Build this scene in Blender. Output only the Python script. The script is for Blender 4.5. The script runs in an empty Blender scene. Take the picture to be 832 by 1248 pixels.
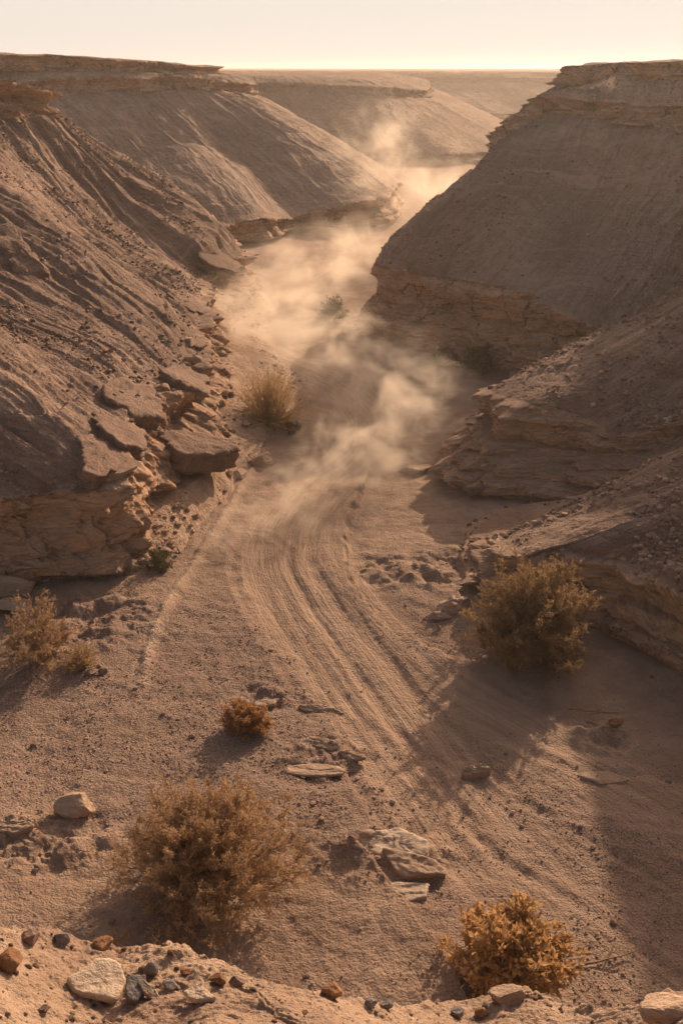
import bpy, math, random
import numpy as np

random.seed(7)
RS = np.random.RandomState(11)
SC = bpy.context.scene
COL = SC.collection

# ------------------------------------------------------------------ camera geometry
FPX = 1338.0            # focal length in photo pixels (photo 832 x 1248)
CAMZ = 12.0
PITCH = math.atan((624 - 84) / FPX)
CP, SP = math.cos(PITCH), math.sin(PITCH)

def ray(px, py):
    X = (px - 416) / FPX; V = (624 - py) / FPX
    return X, CP + V * SP, -SP + V * CP

def P(px, py, z=0.0):                    # world point at height z
    rx, ry, rz = ray(px, py)
    t = (z - CAMZ) / rz
    return (rx * t, ry * t, z)

def D(px, py, y):                        # world point at distance y
    rx, ry, rz = ray(px, py)
    t = y / ry
    return (rx * t, y, CAMZ + rz * t)

def proj(p):
    x, y, z = p[..., 0], p[..., 1], p[..., 2] - CAMZ
    d = y * CP - z * SP
    d = np.maximum(d, 0.5)
    v = y * SP + z * CP
    return 416 + FPX * x / d, 624 - FPX * v / d

# ------------------------------------------------------------------ noise
_perm = np.random.RandomState(3).permutation(256).astype(np.int32)
_perm = np.concatenate([_perm, _perm, _perm])
_g = np.random.RandomState(5).randn(256, 3).astype(np.float32)
_g /= np.linalg.norm(_g, axis=1)[:, None]

from concurrent.futures import ThreadPoolExecutor
_pool = ThreadPoolExecutor(4)
def perlin(x, y, z=0.0):
    x, y, z = np.broadcast_arrays(np.asarray(x, np.float32), np.asarray(y, np.float32), np.asarray(z, np.float32))
    if x.size < 60000: return _perlin(x, y, z)
    sh = x.shape; x = x.ravel(); y = y.ravel(); z = z.ravel(); n = x.size; k = 32768
    out = np.empty(n, np.float32)
    def job(i): out[i:i + k] = _perlin(x[i:i + k], y[i:i + k], z[i:i + k])
    list(_pool.map(job, range(0, n, k)))
    return out.reshape(sh)

def _perlin(x, y, z):
    xi = np.floor(x).astype(np.int32); yi = np.floor(y).astype(np.int32); zi = np.floor(z).astype(np.int32)
    xf = x - xi; yf = y - yi; zf = z - zi
    u = xf * xf * xf * (xf * (xf * 6 - 15) + 10)
    v = yf * yf * yf * (yf * (yf * 6 - 15) + 10)
    w = zf * zf * zf * (zf * (zf * 6 - 15) + 10)
    xi &= 255; yi &= 255; zi &= 255
    out = 0
    for dx in (0, 1):
        wx = u if dx else 1 - u
        for dy in (0, 1):
            wy = v if dy else 1 - v
            for dz in (0, 1):
                wz = w if dz else 1 - w
                h = _perm[_perm[_perm[(xi + dx) & 255] + ((yi + dy) & 255)] + ((zi + dz) & 255)]
                g = _g[h]
                out = out + wx * wy * wz * (g[..., 0] * (xf - dx) + g[..., 1] * (yf - dy) + g[..., 2] * (zf - dz))
    return out * 1.6

def fbm(x, y, z=0.0, o=4, gain=0.5, lac=2.03):
    a = 1.0; s = 0; f = 1.0
    for i in range(o):
        s = s + a * perlin(np.asarray(x) * f + 17.3 * i, np.asarray(y) * f + 5.1 * i, np.asarray(z) * f + 9.7 * i)
        a *= gain; f *= lac
    return s

def cell(i, j, k=0):
    i = np.asarray(i).astype(np.int64); j = np.asarray(j).astype(np.int64)
    return _perm[_perm[_perm[i & 255] + (j & 255)] + (k & 255)] / 255.0

def sm(a, b, x):
    t = np.clip((x - a) / (b - a), 0, 1)
    return t * t * (3 - 2 * t)

def ridged(n):
    return 1 - 2 * np.abs(n)

# ------------------------------------------------------------------ materials
class NT:
    def __init__(s, mat):
        s.t = mat.node_tree; s.t.nodes.clear(); s.N = s.t.nodes; s.L = s.t.links
    def n(s, typ, **kw):
        nd = s.N.new(typ)
        for k, v in kw.items():
            if k.startswith('i_'):
                key = k[2:]
                key = int(key) if key.isdigit() else key.replace('_', ' ')
                nd.inputs[key].default_value = v
            else:
                setattr(nd, k, v)
        return nd
    def l(s, a, b): s.L.new(a, b)
    def ramp(s, fac, stops, interp='LINEAR'):
        r = s.N.new('ShaderNodeValToRGB'); r.color_ramp.interpolation = interp
        el = r.color_ramp.elements
        while len(el) < len(stops): el.new(0.5)
        for e, (p, c) in zip(el, stops):
            e.position = p; e.color = (*c, 1) if len(c) == 3 else (c[0],) * 3 + (1,)
        s.l(fac, r.inputs[0]); return r.outputs[0]
    def mix(s, fac, a, b, mode='MIX'):
        m = s.N.new('ShaderNodeMix'); m.data_type = 'RGBA'; m.blend_type = mode; m.clamp_factor = True
        for sock, v in ((0, fac), (6, a), (7, b)):
            if isinstance(v, (int, float)): m.inputs[sock].default_value = v
            elif isinstance(v, tuple): m.inputs[sock].default_value = (*v, 1)
            else: s.l(v, m.inputs[sock])
        return m.outputs[2]
    def math(s, op, a, b=0.0, c=None):
        m = s.N.new('ShaderNodeMath'); m.operation = op
        for i, v in enumerate((a, b) if c is None else (a, b, c)):
            if isinstance(v, (int, float)): m.inputs[i].default_value = v
            else: s.l(v, m.inputs[i])
        return m.outputs[0]
    def noise(s, vec, scale, detail=4, rough=0.55, dist=0.0):
        nd = s.n('ShaderNodeTexNoise'); nd.inputs['Scale'].default_value = scale
        nd.inputs['Detail'].default_value = detail; nd.inputs['Roughness'].default_value = rough
        nd.inputs['Distortion'].default_value = dist
        if vec is not None: s.l(vec, nd.inputs['Vector'])
        return nd.outputs['Fac']
    def scale(s, vec, sc):
        m = s.n('ShaderNodeVectorMath', operation='MULTIPLY'); s.l(vec, m.inputs[0]); m.inputs[1].default_value = sc
        return m.outputs[0]

def new_mat(name):
    m = bpy.data.materials.new(name); m.use_nodes = True
    return m, NT(m)

def finish(nt, colr, bump_h, rough=0.95, dist=0.02, strength=1.0, spec=0.15):
    b = nt.n('ShaderNodeBsdfPrincipled'); b.inputs['Roughness'].default_value = rough
    b.inputs['Specular IOR Level'].default_value = spec
    nt.l(colr, b.inputs['Base Color'])
    if bump_h is not None:
        bp = nt.n('ShaderNodeBump'); bp.inputs['Strength'].default_value = strength; bp.inputs['Distance'].default_value = dist
        nt.l(bump_h, bp.inputs['Height']); nt.l(bp.outputs[0], b.inputs['Normal'])
    o = nt.n('ShaderNodeOutputMaterial'); nt.l(b.outputs[0], o.inputs[0])

def hill_material(name, soilA, soilB, rockscale=1.0, fine=1.0, streak=1.0, rlight=1.0, patch=None, crack=0.3):
    """desert slope: gravelly soil with down-slope streaks, strata coloured rock where cliff=1"""
    m, t = new_mat(name)
    at = t.n('ShaderNodeAttribute', attribute_name='flow')      # (u, v, cliff)
    sep = t.n('ShaderNodeSeparateXYZ'); t.l(at.outputs['Vector'], sep.inputs[0])
    ge = t.n('ShaderNodeNewGeometry'); pos = ge.outputs['Position']
    cl = sep.outputs[2]
    fl = t.scale(at.outputs['Vector'], (1.0, 0.10, 0.0))
    # soil
    n1 = t.noise(pos, 0.35, 5, 0.6)
    s1 = t.noise(fl, 1.6, 6, 0.65, 0.4)
    s2 = t.noise(fl, 7.0, 4, 0.7)
    grav = t.noise(pos, 26.0 * fine, 3, 0.7)
    grav2 = t.noise(pos, 7.0 * fine, 4, 0.7)
    base = t.mix(t.ramp(n1, [(0.35, (0, 0, 0)), (0.65, (1, 1, 1))]), soilA, soilB)
    st = t.math('ADD', t.math('MULTIPLY', s1, 0.65), t.math('MULTIPLY', s2, 0.35))
    base = t.mix(t.ramp(st, [(0.36, (0.75 * streak,)), (0.5, (0,)), (0.5001, (0,)), (1, (0,))]), base, (0.15, 0.10, 0.075))
    base = t.mix(t.ramp(st, [(0.5, (0,)), (0.62, (0.8 * streak,))]), base, (0.48, 0.36, 0.265))
    base = t.mix(t.ramp(grav, [(0.34, (0.6,)), (0.46, (0,))]), base, (0.11, 0.075, 0.06))
    base = t.mix(t.ramp(grav, [(0.60, (0,)), (0.70, (0.5,))]), base, (0.50, 0.39, 0.30))
    base = t.mix(t.ramp(grav2, [(0.35, (0.45,)), (0.5, (0,))]), base, (0.16, 0.105, 0.08))
    zo = t.n('ShaderNodeAttribute', attribute_name='zone'); zs = t.n('ShaderNodeSeparateXYZ'); t.l(zo.outputs['Vector'], zs.inputs[0])
    base = t.mix(t.ramp(t.noise(pos, 0.16, 4, 0.6), [(0.42, (0,)), (0.58, (0.55,))]), base, tuple(x * 0.62 for x in soilA))
    sand = t.mix(t.ramp(s2, [(0.35, (0,)), (0.65, (1,))]), (0.36, 0.24, 0.16), (0.50, 0.36, 0.25))
    base = t.mix(t.math('MULTIPLY', zs.outputs[0], 0.8), base, sand)
    if patch is not None:
        dp = t.n('ShaderNodeVectorMath', operation='DISTANCE'); t.l(pos, dp.inputs[0]); dp.inputs[1].default_value = patch
        pm = t.math('ADD', dp.outputs['Value'], t.math('MULTIPLY', t.noise(t.scale(pos, (1, 1, 2)), 3.0, 5, 0.7), 1.6))
        base = t.mix(t.ramp(pm, [(0.95, (0.75,)), (1.0, (0,))]) if False else t.ramp(t.math('MULTIPLY', pm, 0.5), [(0.50, (0.8,)), (0.64, (0,))]), base, (0.62, 0.56, 0.52))
    # rock strata
    sx = t.n('ShaderNodeSeparateXYZ'); t.l(pos, sx.inputs[0])
    wob = t.math('MULTIPLY', t.noise(pos, 0.5, 4, 0.6), 0.9)
    zz = t.math('ADD', t.math('ADD', sx.outputs[2], wob), t.math('MULTIPLY', t.noise(pos, 0.13, 2, 0.5), 5.0))
    cz = t.n('ShaderNodeCombineXYZ'); t.l(t.math('MULTIPLY', sx.outputs[0], 0.06), cz.inputs[0])
    t.l(t.math('MULTIPLY', sx.outputs[1], 0.06), cz.inputs[1]); t.l(t.math('MULTIPLY', zz, 1.0), cz.inputs[2])
    band = t.noise(cz.outputs[0], 2.6 * rockscale, 5, 0.7)
    band2 = t.noise(cz.outputs[0], 14.0 * rockscale, 3, 0.7)
    rk = t.ramp(band, [(0.28, (0.34, 0.19, 0.115)), (0.42, (0.50, 0.31, 0.19)), (0.52, (0.54, 0.37, 0.24)), (0.62, (0.54, 0.27, 0.125)), (0.72, (0.56, 0.42, 0.30))])
    rk = t.mix(1.0, rk, (rlight, rlight, rlight), 'MULTIPLY')
    rk = t.mix(t.ramp(band2, [(0.36, (0.6,)), (0.48, (0,))]), rk, (0.2, 0.115, 0.08))
    rk = t.mix(t.ramp(t.noise(pos, 1.4, 6, 0.7), [(0.45, (0,)), (0.7, (0.55,))]), rk, (0.30, 0.20, 0.15))
    rk = t.mix(t.ramp(grav, [(0.3, (0.4,)), (0.42, (0,))]), rk, (0.16, 0.10, 0.07))
    ck = t.n('ShaderNodeTexVoronoi', feature='DISTANCE_TO_EDGE'); ck.inputs['Scale'].default_value = 0.55 * rockscale
    ckv = t.n('ShaderNodeVectorMath', operation='ADD'); t.l(pos, ckv.inputs[0]); nzc = t.n('ShaderNodeTexNoise'); nzc.inputs['Scale'].default_value = 1.1; nzc.inputs['Detail'].default_value = 5; t.l(pos, nzc.inputs['Vector'])
    t.l(t.scale(nzc.outputs['Color'], (1.6, 1.6, 1.6)), ckv.inputs[1]); t.l(t.scale(ckv.outputs[0], (1, 1, .75)), ck.inputs['Vector'])
    ckf = t.math('MULTIPLY', t.ramp(ck.outputs['Distance'], [(0.0, (1,)), (0.022, (0,))]), t.ramp(t.noise(pos, 0.6, 2), [(0.42, (0,)), (0.55, (1,))]))
    rk = t.mix(t.math('MULTIPLY', ckf, crack), rk, (0.09, 0.05, 0.035))
    base = t.mix(t.ramp(band2, [(0.40, (0.45,)), (0.50, (0,))]), base, tuple(x * 0.6 for x in soilA))
    base = t.mix(t.ramp(band, [(0.52, (0,)), (0.66, (0.35,))]), base, tuple(x * 1.25 for x in soilB))
    clm = t.ramp(t.math('ADD', cl, t.math('MULTIPLY', t.math('SUBTRACT', t.noise(pos, 2.2, 5, 0.7), 0.5), 1.6)), [(0.42, (0,)), (0.58, (1,))])
    # crust fragments on near level faces
    up = t.n('ShaderNodeSeparateXYZ'); t.l(ge.outputs['Normal'], up.inputs[0])
    flat = t.ramp(up.outputs[2], [(0.72, (0,)), (0.9, (0.75,))])
    clm2 = t.math('MULTIPLY', clm, t.math('SUBTRACT', 1.0, flat))
    colr = t.mix(clm2, base, rk)
    # bump
    vor = t.n('ShaderNodeTexVoronoi'); vor.inputs['Scale'].default_value = 16.0 * fine; t.l(pos, vor.inputs['Vector'])
    b1 = t.math('MULTIPLY', grav, 0.5); b2 = t.math('MULTIPLY', grav2, 1.6)
    b3 = t.math('MULTIPLY', t.math('SUBTRACT', 0.6, vor.outputs['Distance']), 0.35)
    bs = t.math('MULTIPLY', s2, 1.2)
    soilh = t.math('ADD', t.math('ADD', b1, b2), t.math('ADD', b3, bs))
    rockh = t.math('SUBTRACT', t.math('ADD', t.math('MULTIPLY', band2, 1.8), t.math('MULTIPLY', t.noise(pos, 6.0, 8, 0.68), 2.6)), t.math('MULTIPLY', ckf, 3.0 * crack))
    hm = t.n('ShaderNodeMix'); hm.data_type = 'FLOAT'
    t.l(clm2, hm.inputs[0]); t.l(soilh, hm.inputs[2]); t.l(rockh, hm.inputs[3])
    finish(t, colr, hm.outputs[0], 0.95, 0.05 / fine, 0.9)
    return m

def ground_material():
    m, t = new_mat('desert floor')
    at = t.n('ShaderNodeAttribute', attribute_name='track')     # (lat, s, mask)
    sep = t.n('ShaderNodeSeparateXYZ'); t.l(at.outputs['Vector'], sep.inputs[0])
    ap = t.n('ShaderNodeAttribute', attribute_name='patch')
    sp = t.n('ShaderNodeSeparateXYZ'); t.l(ap.outputs['Vector'], sp.inputs[0])
    ge = t.n('ShaderNodeNewGeometry'); pos = ge.outputs['Position']
    n0 = t.noise(pos, 0.22, 6, 0.62, 0.5)
    n1 = t.noise(pos, 1.3, 6, 0.65)
    grav = t.noise(pos, 34.0, 3, 0.75)
    grav2 = t.noise(pos, 11.0, 4, 0.7)
    base = t.mix(t.ramp(n1, [(0.38, (0,)), (0.62, (1,))]), (0.285, 0.198, 0.14), (0.385, 0.275, 0.195))
    # gravelly darker pavement
    gm = t.ramp(t.math('ADD', sp.outputs[0], t.math('MULTIPLY', t.math('SUBTRACT', n1, 0.5), 0.7)), [(0.35, (0,)), (0.6, (1,))])
    gcol = t.mix(t.ramp(grav, [(0.38, (0,)), (0.62, (1,))]), (0.12, 0.08, 0.062), (0.40, 0.285, 0.215))
    base = t.mix(t.math('MULTIPLY', gm, 0.9), base, gcol)
    base = t.mix(t.ramp(t.noise(pos, 0.7, 5, 0.7), [(0.42, (0.35,)), (0.56, (0,))]), base, (0.22, 0.145, 0.105))
    base = t.mix(t.ramp(grav2, [(0.30, (0.55,)), (0.42, (0,))]), base, (0.17, 0.11, 0.08))
    base = t.mix(t.math('MULTIPLY', sp.outputs[1], 0.6), base, (0.52, 0.39, 0.285))
    # tracks
    fl = t.scale(at.outputs['Vector'], (1.0, 0.07, 0.0))
    s1 = t.noise(fl, 4.0, 5, 0.7, 0.2); s2 = t.noise(fl, 14.0, 3, 0.7)
    st = t.math('ADD', t.math('MULTIPLY', s1, 0.6), t.math('MULTIPLY', s2, 0.4))
    tc = t.ramp(st, [(0.32, (0.25, 0.16, 0.11)), (0.46, (0.37, 0.255, 0.175)), (0.6, (0.50, 0.36, 0.255))])
    base = t.mix(t.math('MULTIPLY', sep.outputs[2], 0.8), base, tc)
    vor = t.n('ShaderNodeTexVoronoi'); vor.inputs['Scale'].default_value = 22.0; t.l(pos, vor.inputs['Vector'])
    vc = t.n('ShaderNodeTexVoronoi', feature='DISTANCE_TO_EDGE'); vc.inputs['Scale'].default_value = 2.6
    dv = t.n('ShaderNodeVectorMath', operation='ADD'); t.l(pos, dv.inputs[0])
    nz = t.n('ShaderNodeTexNoise'); nz.inputs['Scale'].default_value = 3; t.l(pos, nz.inputs['Vector'])
    t.l(t.scale(nz.outputs['Color'], (0.5, 0.5, 0.5)), dv.inputs[1]); t.l(dv.outputs[0], vc.inputs['Vector'])
    crk = t.ramp(vc.outputs['Distance'], [(0.0, (0,)), (0.05, (1,))])
    crkm = t.ramp(n0, [(0.5, (0,)), (0.62, (1,))])
    b = t.math('ADD', t.math('MULTIPLY', grav, 0.6), t.math('MULTIPLY', grav2, 1.5))
    b = t.math('ADD', b, t.math('MULTIPLY', t.math('SUBTRACT', 0.6, vor.outputs['Distance']), 0.5))
    b = t.math('ADD', b, t.math('MULTIPLY', t.math('MULTIPLY', crk, crkm), 0.4))
    b = t.math('ADD', b, t.math('MULTIPLY', n1, 2.5))
    b = t.math('ADD', b, t.math('MULTIPLY', t.math('MULTIPLY', st, sep.outputs[2]), 3.5))
    finish(t, base, b, 0.95, 0.035, 1.0)
    return m

def stone_material(name, c1, c2, scale=8.0, layered=False):
    m, t = new_mat(name)
    tc = t.n('ShaderNodeTexCoord').outputs['Object']
    v = t.scale(tc, (1, 1, 4)) if layered else tc
    oi = t.n('ShaderNodeObjectInfo')
    n1 = t.noise(v, scale, 6, 0.65); n2 = t.noise(v, scale * 5, 4, 0.7)
    c = t.mix(t.ramp(n1, [(0.35, (0,)), (0.65, (1,))]), c1, c2)
    c = t.mix(t.ramp(n2, [(0.33, (0.6,)), (0.45, (0,))]), c, tuple(x * 0.45 for x in c1))
    hs = t.n('ShaderNodeHueSaturation'); t.l(c, hs.inputs['Color'])
    t.l(t.math('ADD', 0.75, t.math('MULTIPLY', oi.outputs['Random'], 0.5)), hs.inputs['Value'])
    finish(t, hs.outputs[0], t.math('ADD', t.math('MULTIPLY', n1, 2.0), n2), 0.85, 0.02, 0.8, 0.25)
    return m

def leaf_material(name, c1, c2, trans=0.45):
    m, t = new_mat(name)
    ge = t.n('ShaderNodeNewGeometry')
    rnd = ge.outputs['Random Per Island']
    c = t.mix(rnd, c1, c2)
    c = t.mix(t.ramp(t.noise(ge.outputs['Position'], 3.0, 3), [(0.4, (0,)), (0.65, (0.5,))]), c, tuple(x * 0.6 for x in c1))
    d = t.n('ShaderNodeBsdfDiffuse'); tr = t.n('ShaderNodeBsdfTranslucent')
    t.l(c, d.inputs[0]); t.l(c, tr.inputs[0])
    mx = t.n('ShaderNodeMixShader'); mx.inputs[0].default_value = trans
    t.l(d.outputs[0], mx.inputs[1]); t.l(tr.outputs[0], mx.inputs[2])
    o = t.n('ShaderNodeOutputMaterial'); t.l(mx.outputs[0], o.inputs[0])
    return m

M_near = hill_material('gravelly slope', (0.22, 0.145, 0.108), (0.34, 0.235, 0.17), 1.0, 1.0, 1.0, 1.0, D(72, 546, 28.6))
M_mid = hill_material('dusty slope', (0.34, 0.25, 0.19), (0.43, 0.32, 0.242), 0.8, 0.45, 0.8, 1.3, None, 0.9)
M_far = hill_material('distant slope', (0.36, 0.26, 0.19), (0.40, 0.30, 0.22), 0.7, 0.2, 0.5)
M_ground = ground_material()
M_tan = stone_material('tan sandstone', (0.34, 0.235, 0.16), (0.46, 0.33, 0.23), 5, True)
M_block = stone_material('broken block stone', (0.25, 0.165, 0.11), (0.37, 0.25, 0.17), 4, True)
M_pale = stone_material('pale sandstone', (0.44, 0.34, 0.245), (0.56, 0.44, 0.32), 4)
M_brown = stone_material('rust brown stone', (0.22, 0.105, 0.05), (0.32, 0.17, 0.085), 9)
M_grey = stone_material('grey stone', (0.15, 0.13, 0.125), (0.26, 0.225, 0.20), 10)
M_dark = stone_material('dark brown stone', (0.16, 0.105, 0.075), (0.27, 0.18, 0.13), 12)
M_wood = stone_material('dead wood', (0.20, 0.135, 0.09), (0.28, 0.19, 0.13), 14)
M_branch = stone_material('dry branch', (0.28, 0.18, 0.11), (0.38, 0.26, 0.16), 10)
M_feather = leaf_material('dry feathery twigs', (0.46, 0.30, 0.165), (0.62, 0.43, 0.255), 0.45)
M_olive = leaf_material('olive brown twigs', (0.36, 0.245, 0.125), (0.50, 0.35, 0.185), 0.4)
M_orange = leaf_material('orange dry leaves', (0.48, 0.26, 0.12), (0.60, 0.37, 0.18), 0.4)
M_gold = leaf_material('golden dry leaves', (0.54, 0.335, 0.15), (0.65, 0.43, 0.21), 0.4)
M_straw = leaf_material('straw blades', (0.46, 0.31, 0.15), (0.56, 0.40, 0.21), 0.35)
M_green = leaf_material('dark green leaves', (0.09, 0.10, 0.04), (0.15, 0.15, 0.06), 0.3)

# ------------------------------------------------------------------ object helpers
def tag(o, label=None, cat=None, group=None, kind=None):
    if label: o['label'] = label
    if cat: o['category'] = cat
    if group: o['group'] = group
    if kind: o['kind'] = kind
    return o

def make_mesh(name, V, F, mats, smooth=True, attrs=None, parent=None):
    """V (n,3) F (m,k) array or list"""
    me = bpy.data.meshes.new(name)
    V = np.asarray(V, np.float32); F = np.asarray(F, np.int32)
    k = F.shape[1]
    me.vertices.add(len(V)); me.vertices.foreach_set('co', V.ravel())
    me.loops.add(F.size); me.loops.foreach_set('vertex_index', F.ravel())
    me.polygons.add(len(F)); me.polygons.foreach_set('loop_start', np.arange(0, F.size, k, dtype=np.int32))
    me.update(calc_edges=True)
    me.polygons.foreach_set('use_smooth', np.full(len(F), smooth, dtype=bool))
    if attrs:
        for an, av in attrs.items():
            a = me.attributes.new(an, 'FLOAT_VECTOR', 'POINT'); a.data.foreach_set('vector', np.asarray(av, np.float32).ravel())
    me.materials.append(mats)
    o = bpy.data.objects.new(name, me); COL.objects.link(o)
    if parent: o.parent = parent
    return o

def gridfaces(nr, nc):
    i = np.arange(nr * nc).reshape(nr, nc)
    return np.stack([i[:-1, :-1].ravel(), i[:-1, 1:].ravel(), i[1:, 1:].ravel(), i[1:, :-1].ravel()], 1)

def catmull(C, tt):
    """C (n,...) control, tt params in 0..n-1"""
    n = len(C); i = np.clip(np.floor(tt).astype(int), 0, n - 2); f = tt - i
    p0 = C[np.maximum(i - 1, 0)]; p1 = C[i]; p2 = C[i + 1]; p3 = C[np.minimum(i + 2, n - 1)]
    sh = (-1,) + (1,) * (C.ndim - 1); f = f.reshape(sh)
    # monotone-ish: reduced tension
    m1 = (p2 - p0) * 0.38; m2 = (p3 - p1) * 0.38
    f2 = f * f; f3 = f2 * f
    return (2 * f3 - 3 * f2 + 1) * p1 + (f3 - 2 * f2 + f) * m1 + (-2 * f3 + 3 * f2) * p2 + (f3 - f2) * m2

def strata(z, u, sd, amp, thick):
    """blocky layered protrusion in metres"""
    zz = z / thick + 0.8 * perlin(u * 0.12, z * 0 + sd, 0.3) + 0.15 * perlin(u * 0.9, z * 0 + sd + 4, 0.3)
    zz = zz + 0.5 * perlin(zz * 0.6, zz * 0 + sd, 7.7)     # uneven layers
    li = np.floor(zz); lf = zz - li
    base = cell(li + int(sd * 7), li * 0 + 3) - 0.45
    var = perlin(u * 0.45 + li * 13.1, li * 3.7, sd * 1.0)
    bw = 0.7 + 1.4 * cell(li, li * 0 + 9)
    bu = u / (bw * 1.3) + cell(li, li * 0 + 1) * 9 + 0.35 * perlin(u * 0.8, z * 1.5, sd + 2.2)
    bi = np.floor(bu); bf = bu - bi
    blk = cell(bi, li + 5) - 0.5
    gap = -np.exp(-(np.minimum(bf, 1 - bf) / 0.055) ** 2) * (cell(bi, li + 50) > 0.45)
    notch = -np.exp(-(np.minimum(lf, 1 - lf) / 0.10) ** 2) * 0.45
    rnd = -(np.abs(lf - 0.5) * 2) ** 4 * 0.25
    return amp * (0.75 * base + 0.7 * var + 0.32 * blk + 0.4 * gap + 0.8 * notch + rnd)

def loft(name, cols, types, mat, seed, label, dens=1.0, big=0.5, cliffamp=0.30, thick=0.42, bigw=6.0, rough=0.05,
         maxs=900, maxt=900, ledge=0.0, chip=0.35, capk=1.0, edge=None, kind='structure', medf=1.0):
    """cols: list of columns, each a list of K world points. types: K-1 segment kinds."""
    C = np.array(cols, dtype=np.float64)                     # (n, K, 3)
    n, K, _ = C.shape
    px, py = proj(C)
    px = np.clip(px, -120, 952); py = np.clip(py, -60, 1300)
    sl = np.hypot(np.diff(px, axis=0), np.diff(py, axis=0)).max(axis=1)
    tl = np.hypot(np.diff(px, axis=1), np.diff(py, axis=1)).max(axis=0)
    wl = np.linalg.norm(np.diff(C, axis=0), axis=2).min(axis=1)
    ns = np.maximum(3, (sl * 0.85 * dens).astype(int)) + 2
    if ns.sum() > maxs: ns = np.maximum(3, (ns * maxs / ns.sum()).astype(int))
    tk = np.array([{'cliff': 1.25, 'cap': 1.5}.get(x, 1.0) for x in types])
    ntt = np.maximum(4, (tl * 0.85 * dens * tk).astype(int)) + 2
    if ntt.sum() > maxt: ntt = np.maximum(4, (ntt * maxt / ntt.sum()).astype(int))
    s = np.concatenate([np.linspace(i, i + 1, ns[i], endpoint=False) for i in range(n - 1)] + [[n - 1.0]])
    t = np.concatenate([np.linspace(j, j + 1, ntt[j], endpoint=False) for j in range(K - 1)] + [[K - 1.0]])
    S = catmull(C, s)                                        # (Ns, K, 3)
    j = np.clip(np.floor(t).astype(int), 0, K - 2); f = (t - j)[None, :, None]
    B = S[:, j] * (1 - f) + S[:, j + 1] * f                  # (Ns, Nt, 3)
    # arc coordinates
    lipi = types.index('cliff') + 1 if 'cliff' in types else 1
    lp = S[:, lipi]; arc = np.concatenate([[0], np.cumsum(np.linalg.norm(np.diff(lp, axis=0), axis=1))])
    U = np.repeat(arc[:, None], len(t), 1)
    Vv = np.concatenate([np.zeros((len(s), 1)), np.cumsum(np.linalg.norm(np.diff(B, axis=1), axis=2), axis=1)], 1)
    # weights
    wc = np.zeros(len(t)); wslope = np.zeros(len(t)); wtop = np.zeros(len(t)); wap = np.zeros(len(t))
    for q, ty in enumerate(types):
        mk = (j == q)
        if ty in ('cliff', 'cap'): wc[mk] = 1
        elif ty == 'slope': wslope[mk] = 1
        elif ty == 'apron': wap[mk] = 1
        else: wtop[mk] = 1
    wc[t == K - 1] = 1 if types[-1] in ('cliff', 'cap') else 0
    def blur(w, r=3):
        k = np.ones(2 * r + 1) / (2 * r + 1)
        return np.convolve(np.pad(w, r, 'edge'), k, 'valid')
    tw = t
    WC = blur(wc, 2)[None, :]; WS = blur(wslope, 6)[None, :]; WA = blur(wap, 4)[None, :]; WT = blur(wtop, 4)[None, :]
    lf = (t - j)[None, :]
    # directions
    du = np.gradient(B, axis=0); dv = np.gradient(B, axis=1)
    # smooth u-direction
    N = np.cross(dv, du); ln = np.linalg.norm(N, axis=2, keepdims=True); N = N / np.maximum(ln, 1e-9)
    sgn = np.sign(np.where(np.abs(N[..., 2:3]) > 0.02, N[..., 2:3], 1)); N = N * sgn
    # outward horizontal: from upper toward lower keys
    ho = S[:, 0, :2] - S[:, min(K - 1, lipi + 1), :2]
    for _ in range(12):
        ho[1:-1] = (ho[:-2] + ho[1:-1] * 2 + ho[2:]) / 4
    ho = ho / np.maximum(np.linalg.norm(ho, axis=1, keepdims=True), 1e-6)
    H = np.zeros_like(B); H[..., 0] = ho[:, None, 0]; H[..., 1] = ho[:, None, 1]
    # wander of the whole lip line and edge
    X, Y, Z = B[..., 0], B[..., 1], B[..., 2]
    wand = fbm(X * 0.22 + seed, Y * 0.22, Z * 0.12, 3) * 0.55 + fbm(X * 0.9, Y * 0.9 + seed, Z * 0.3, 3) * 0.22
    disp_h = wand * (WC * 1.0 + WS * 0.35 + WT * 0.2 + WA * 0.2) * (cliffamp / 0.3)
    disp_h = disp_h + WC * strata(Z + 0.0, U, seed, cliffamp, thick) + WC * strata(Z, U * 2.3 + 7, seed + 3, cliffamp * chip, thick * 0.31)
    disp_h = disp_h * (1 + (capk - 1) * np.array([types[q] == 'cap' for q in j])[None, :])
    # overhanging lip
    disp_h = disp_h + WC * cliffamp * 0.9 * sm(0.70, 0.90, lf) * (0.7 + 0.8 * perlin(U * 0.5, U * 0, seed)) - WC * cliffamp * 0.95 * np.exp(-((lf - 0.55) / 0.20) ** 2)
    disp_h = disp_h + WC * fbm(X * 0.75 + 5, Y * 0.75, Z * 0.9 + seed, 3, 0.5) * 0.9 * cliffamp
    disp_h = disp_h + WC * fbm(X * 2.4, Y * 2.4, Z * 4.5 + seed, 4, 0.55) * 0.13 * (cliffamp / 0.3)
    # slopes: ridges and gullies running down
    v1 = Vv * 0.045
    wu = U + 0.6 * fbm(X * 0.25, Y * 0.25, Z * 0.2, 2)
    dn = big * (ridged(perlin(wu / bigw + seed, v1, seed * 1.7)) * 0.9) * (0.7 + 0.6 * perlin(U * 0.07, Vv * 0.04, seed))
    dn = dn + 0.26 * big * ridged(fbm(wu / (bigw * 0.33) + seed, Vv * 0.08, 3.1, 2))
    dn = dn + 0.13 * big * medf * fbm(wu * 2.4, Vv * 0.10, seed, 4, 0.62)
    slope_f = WS * (0.25 + 0.75 * sm(0, 0.25, np.where(j == lipi, t - j, 1.0))[None, :]) + WA * 0.25
    dn = dn * slope_f
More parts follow.
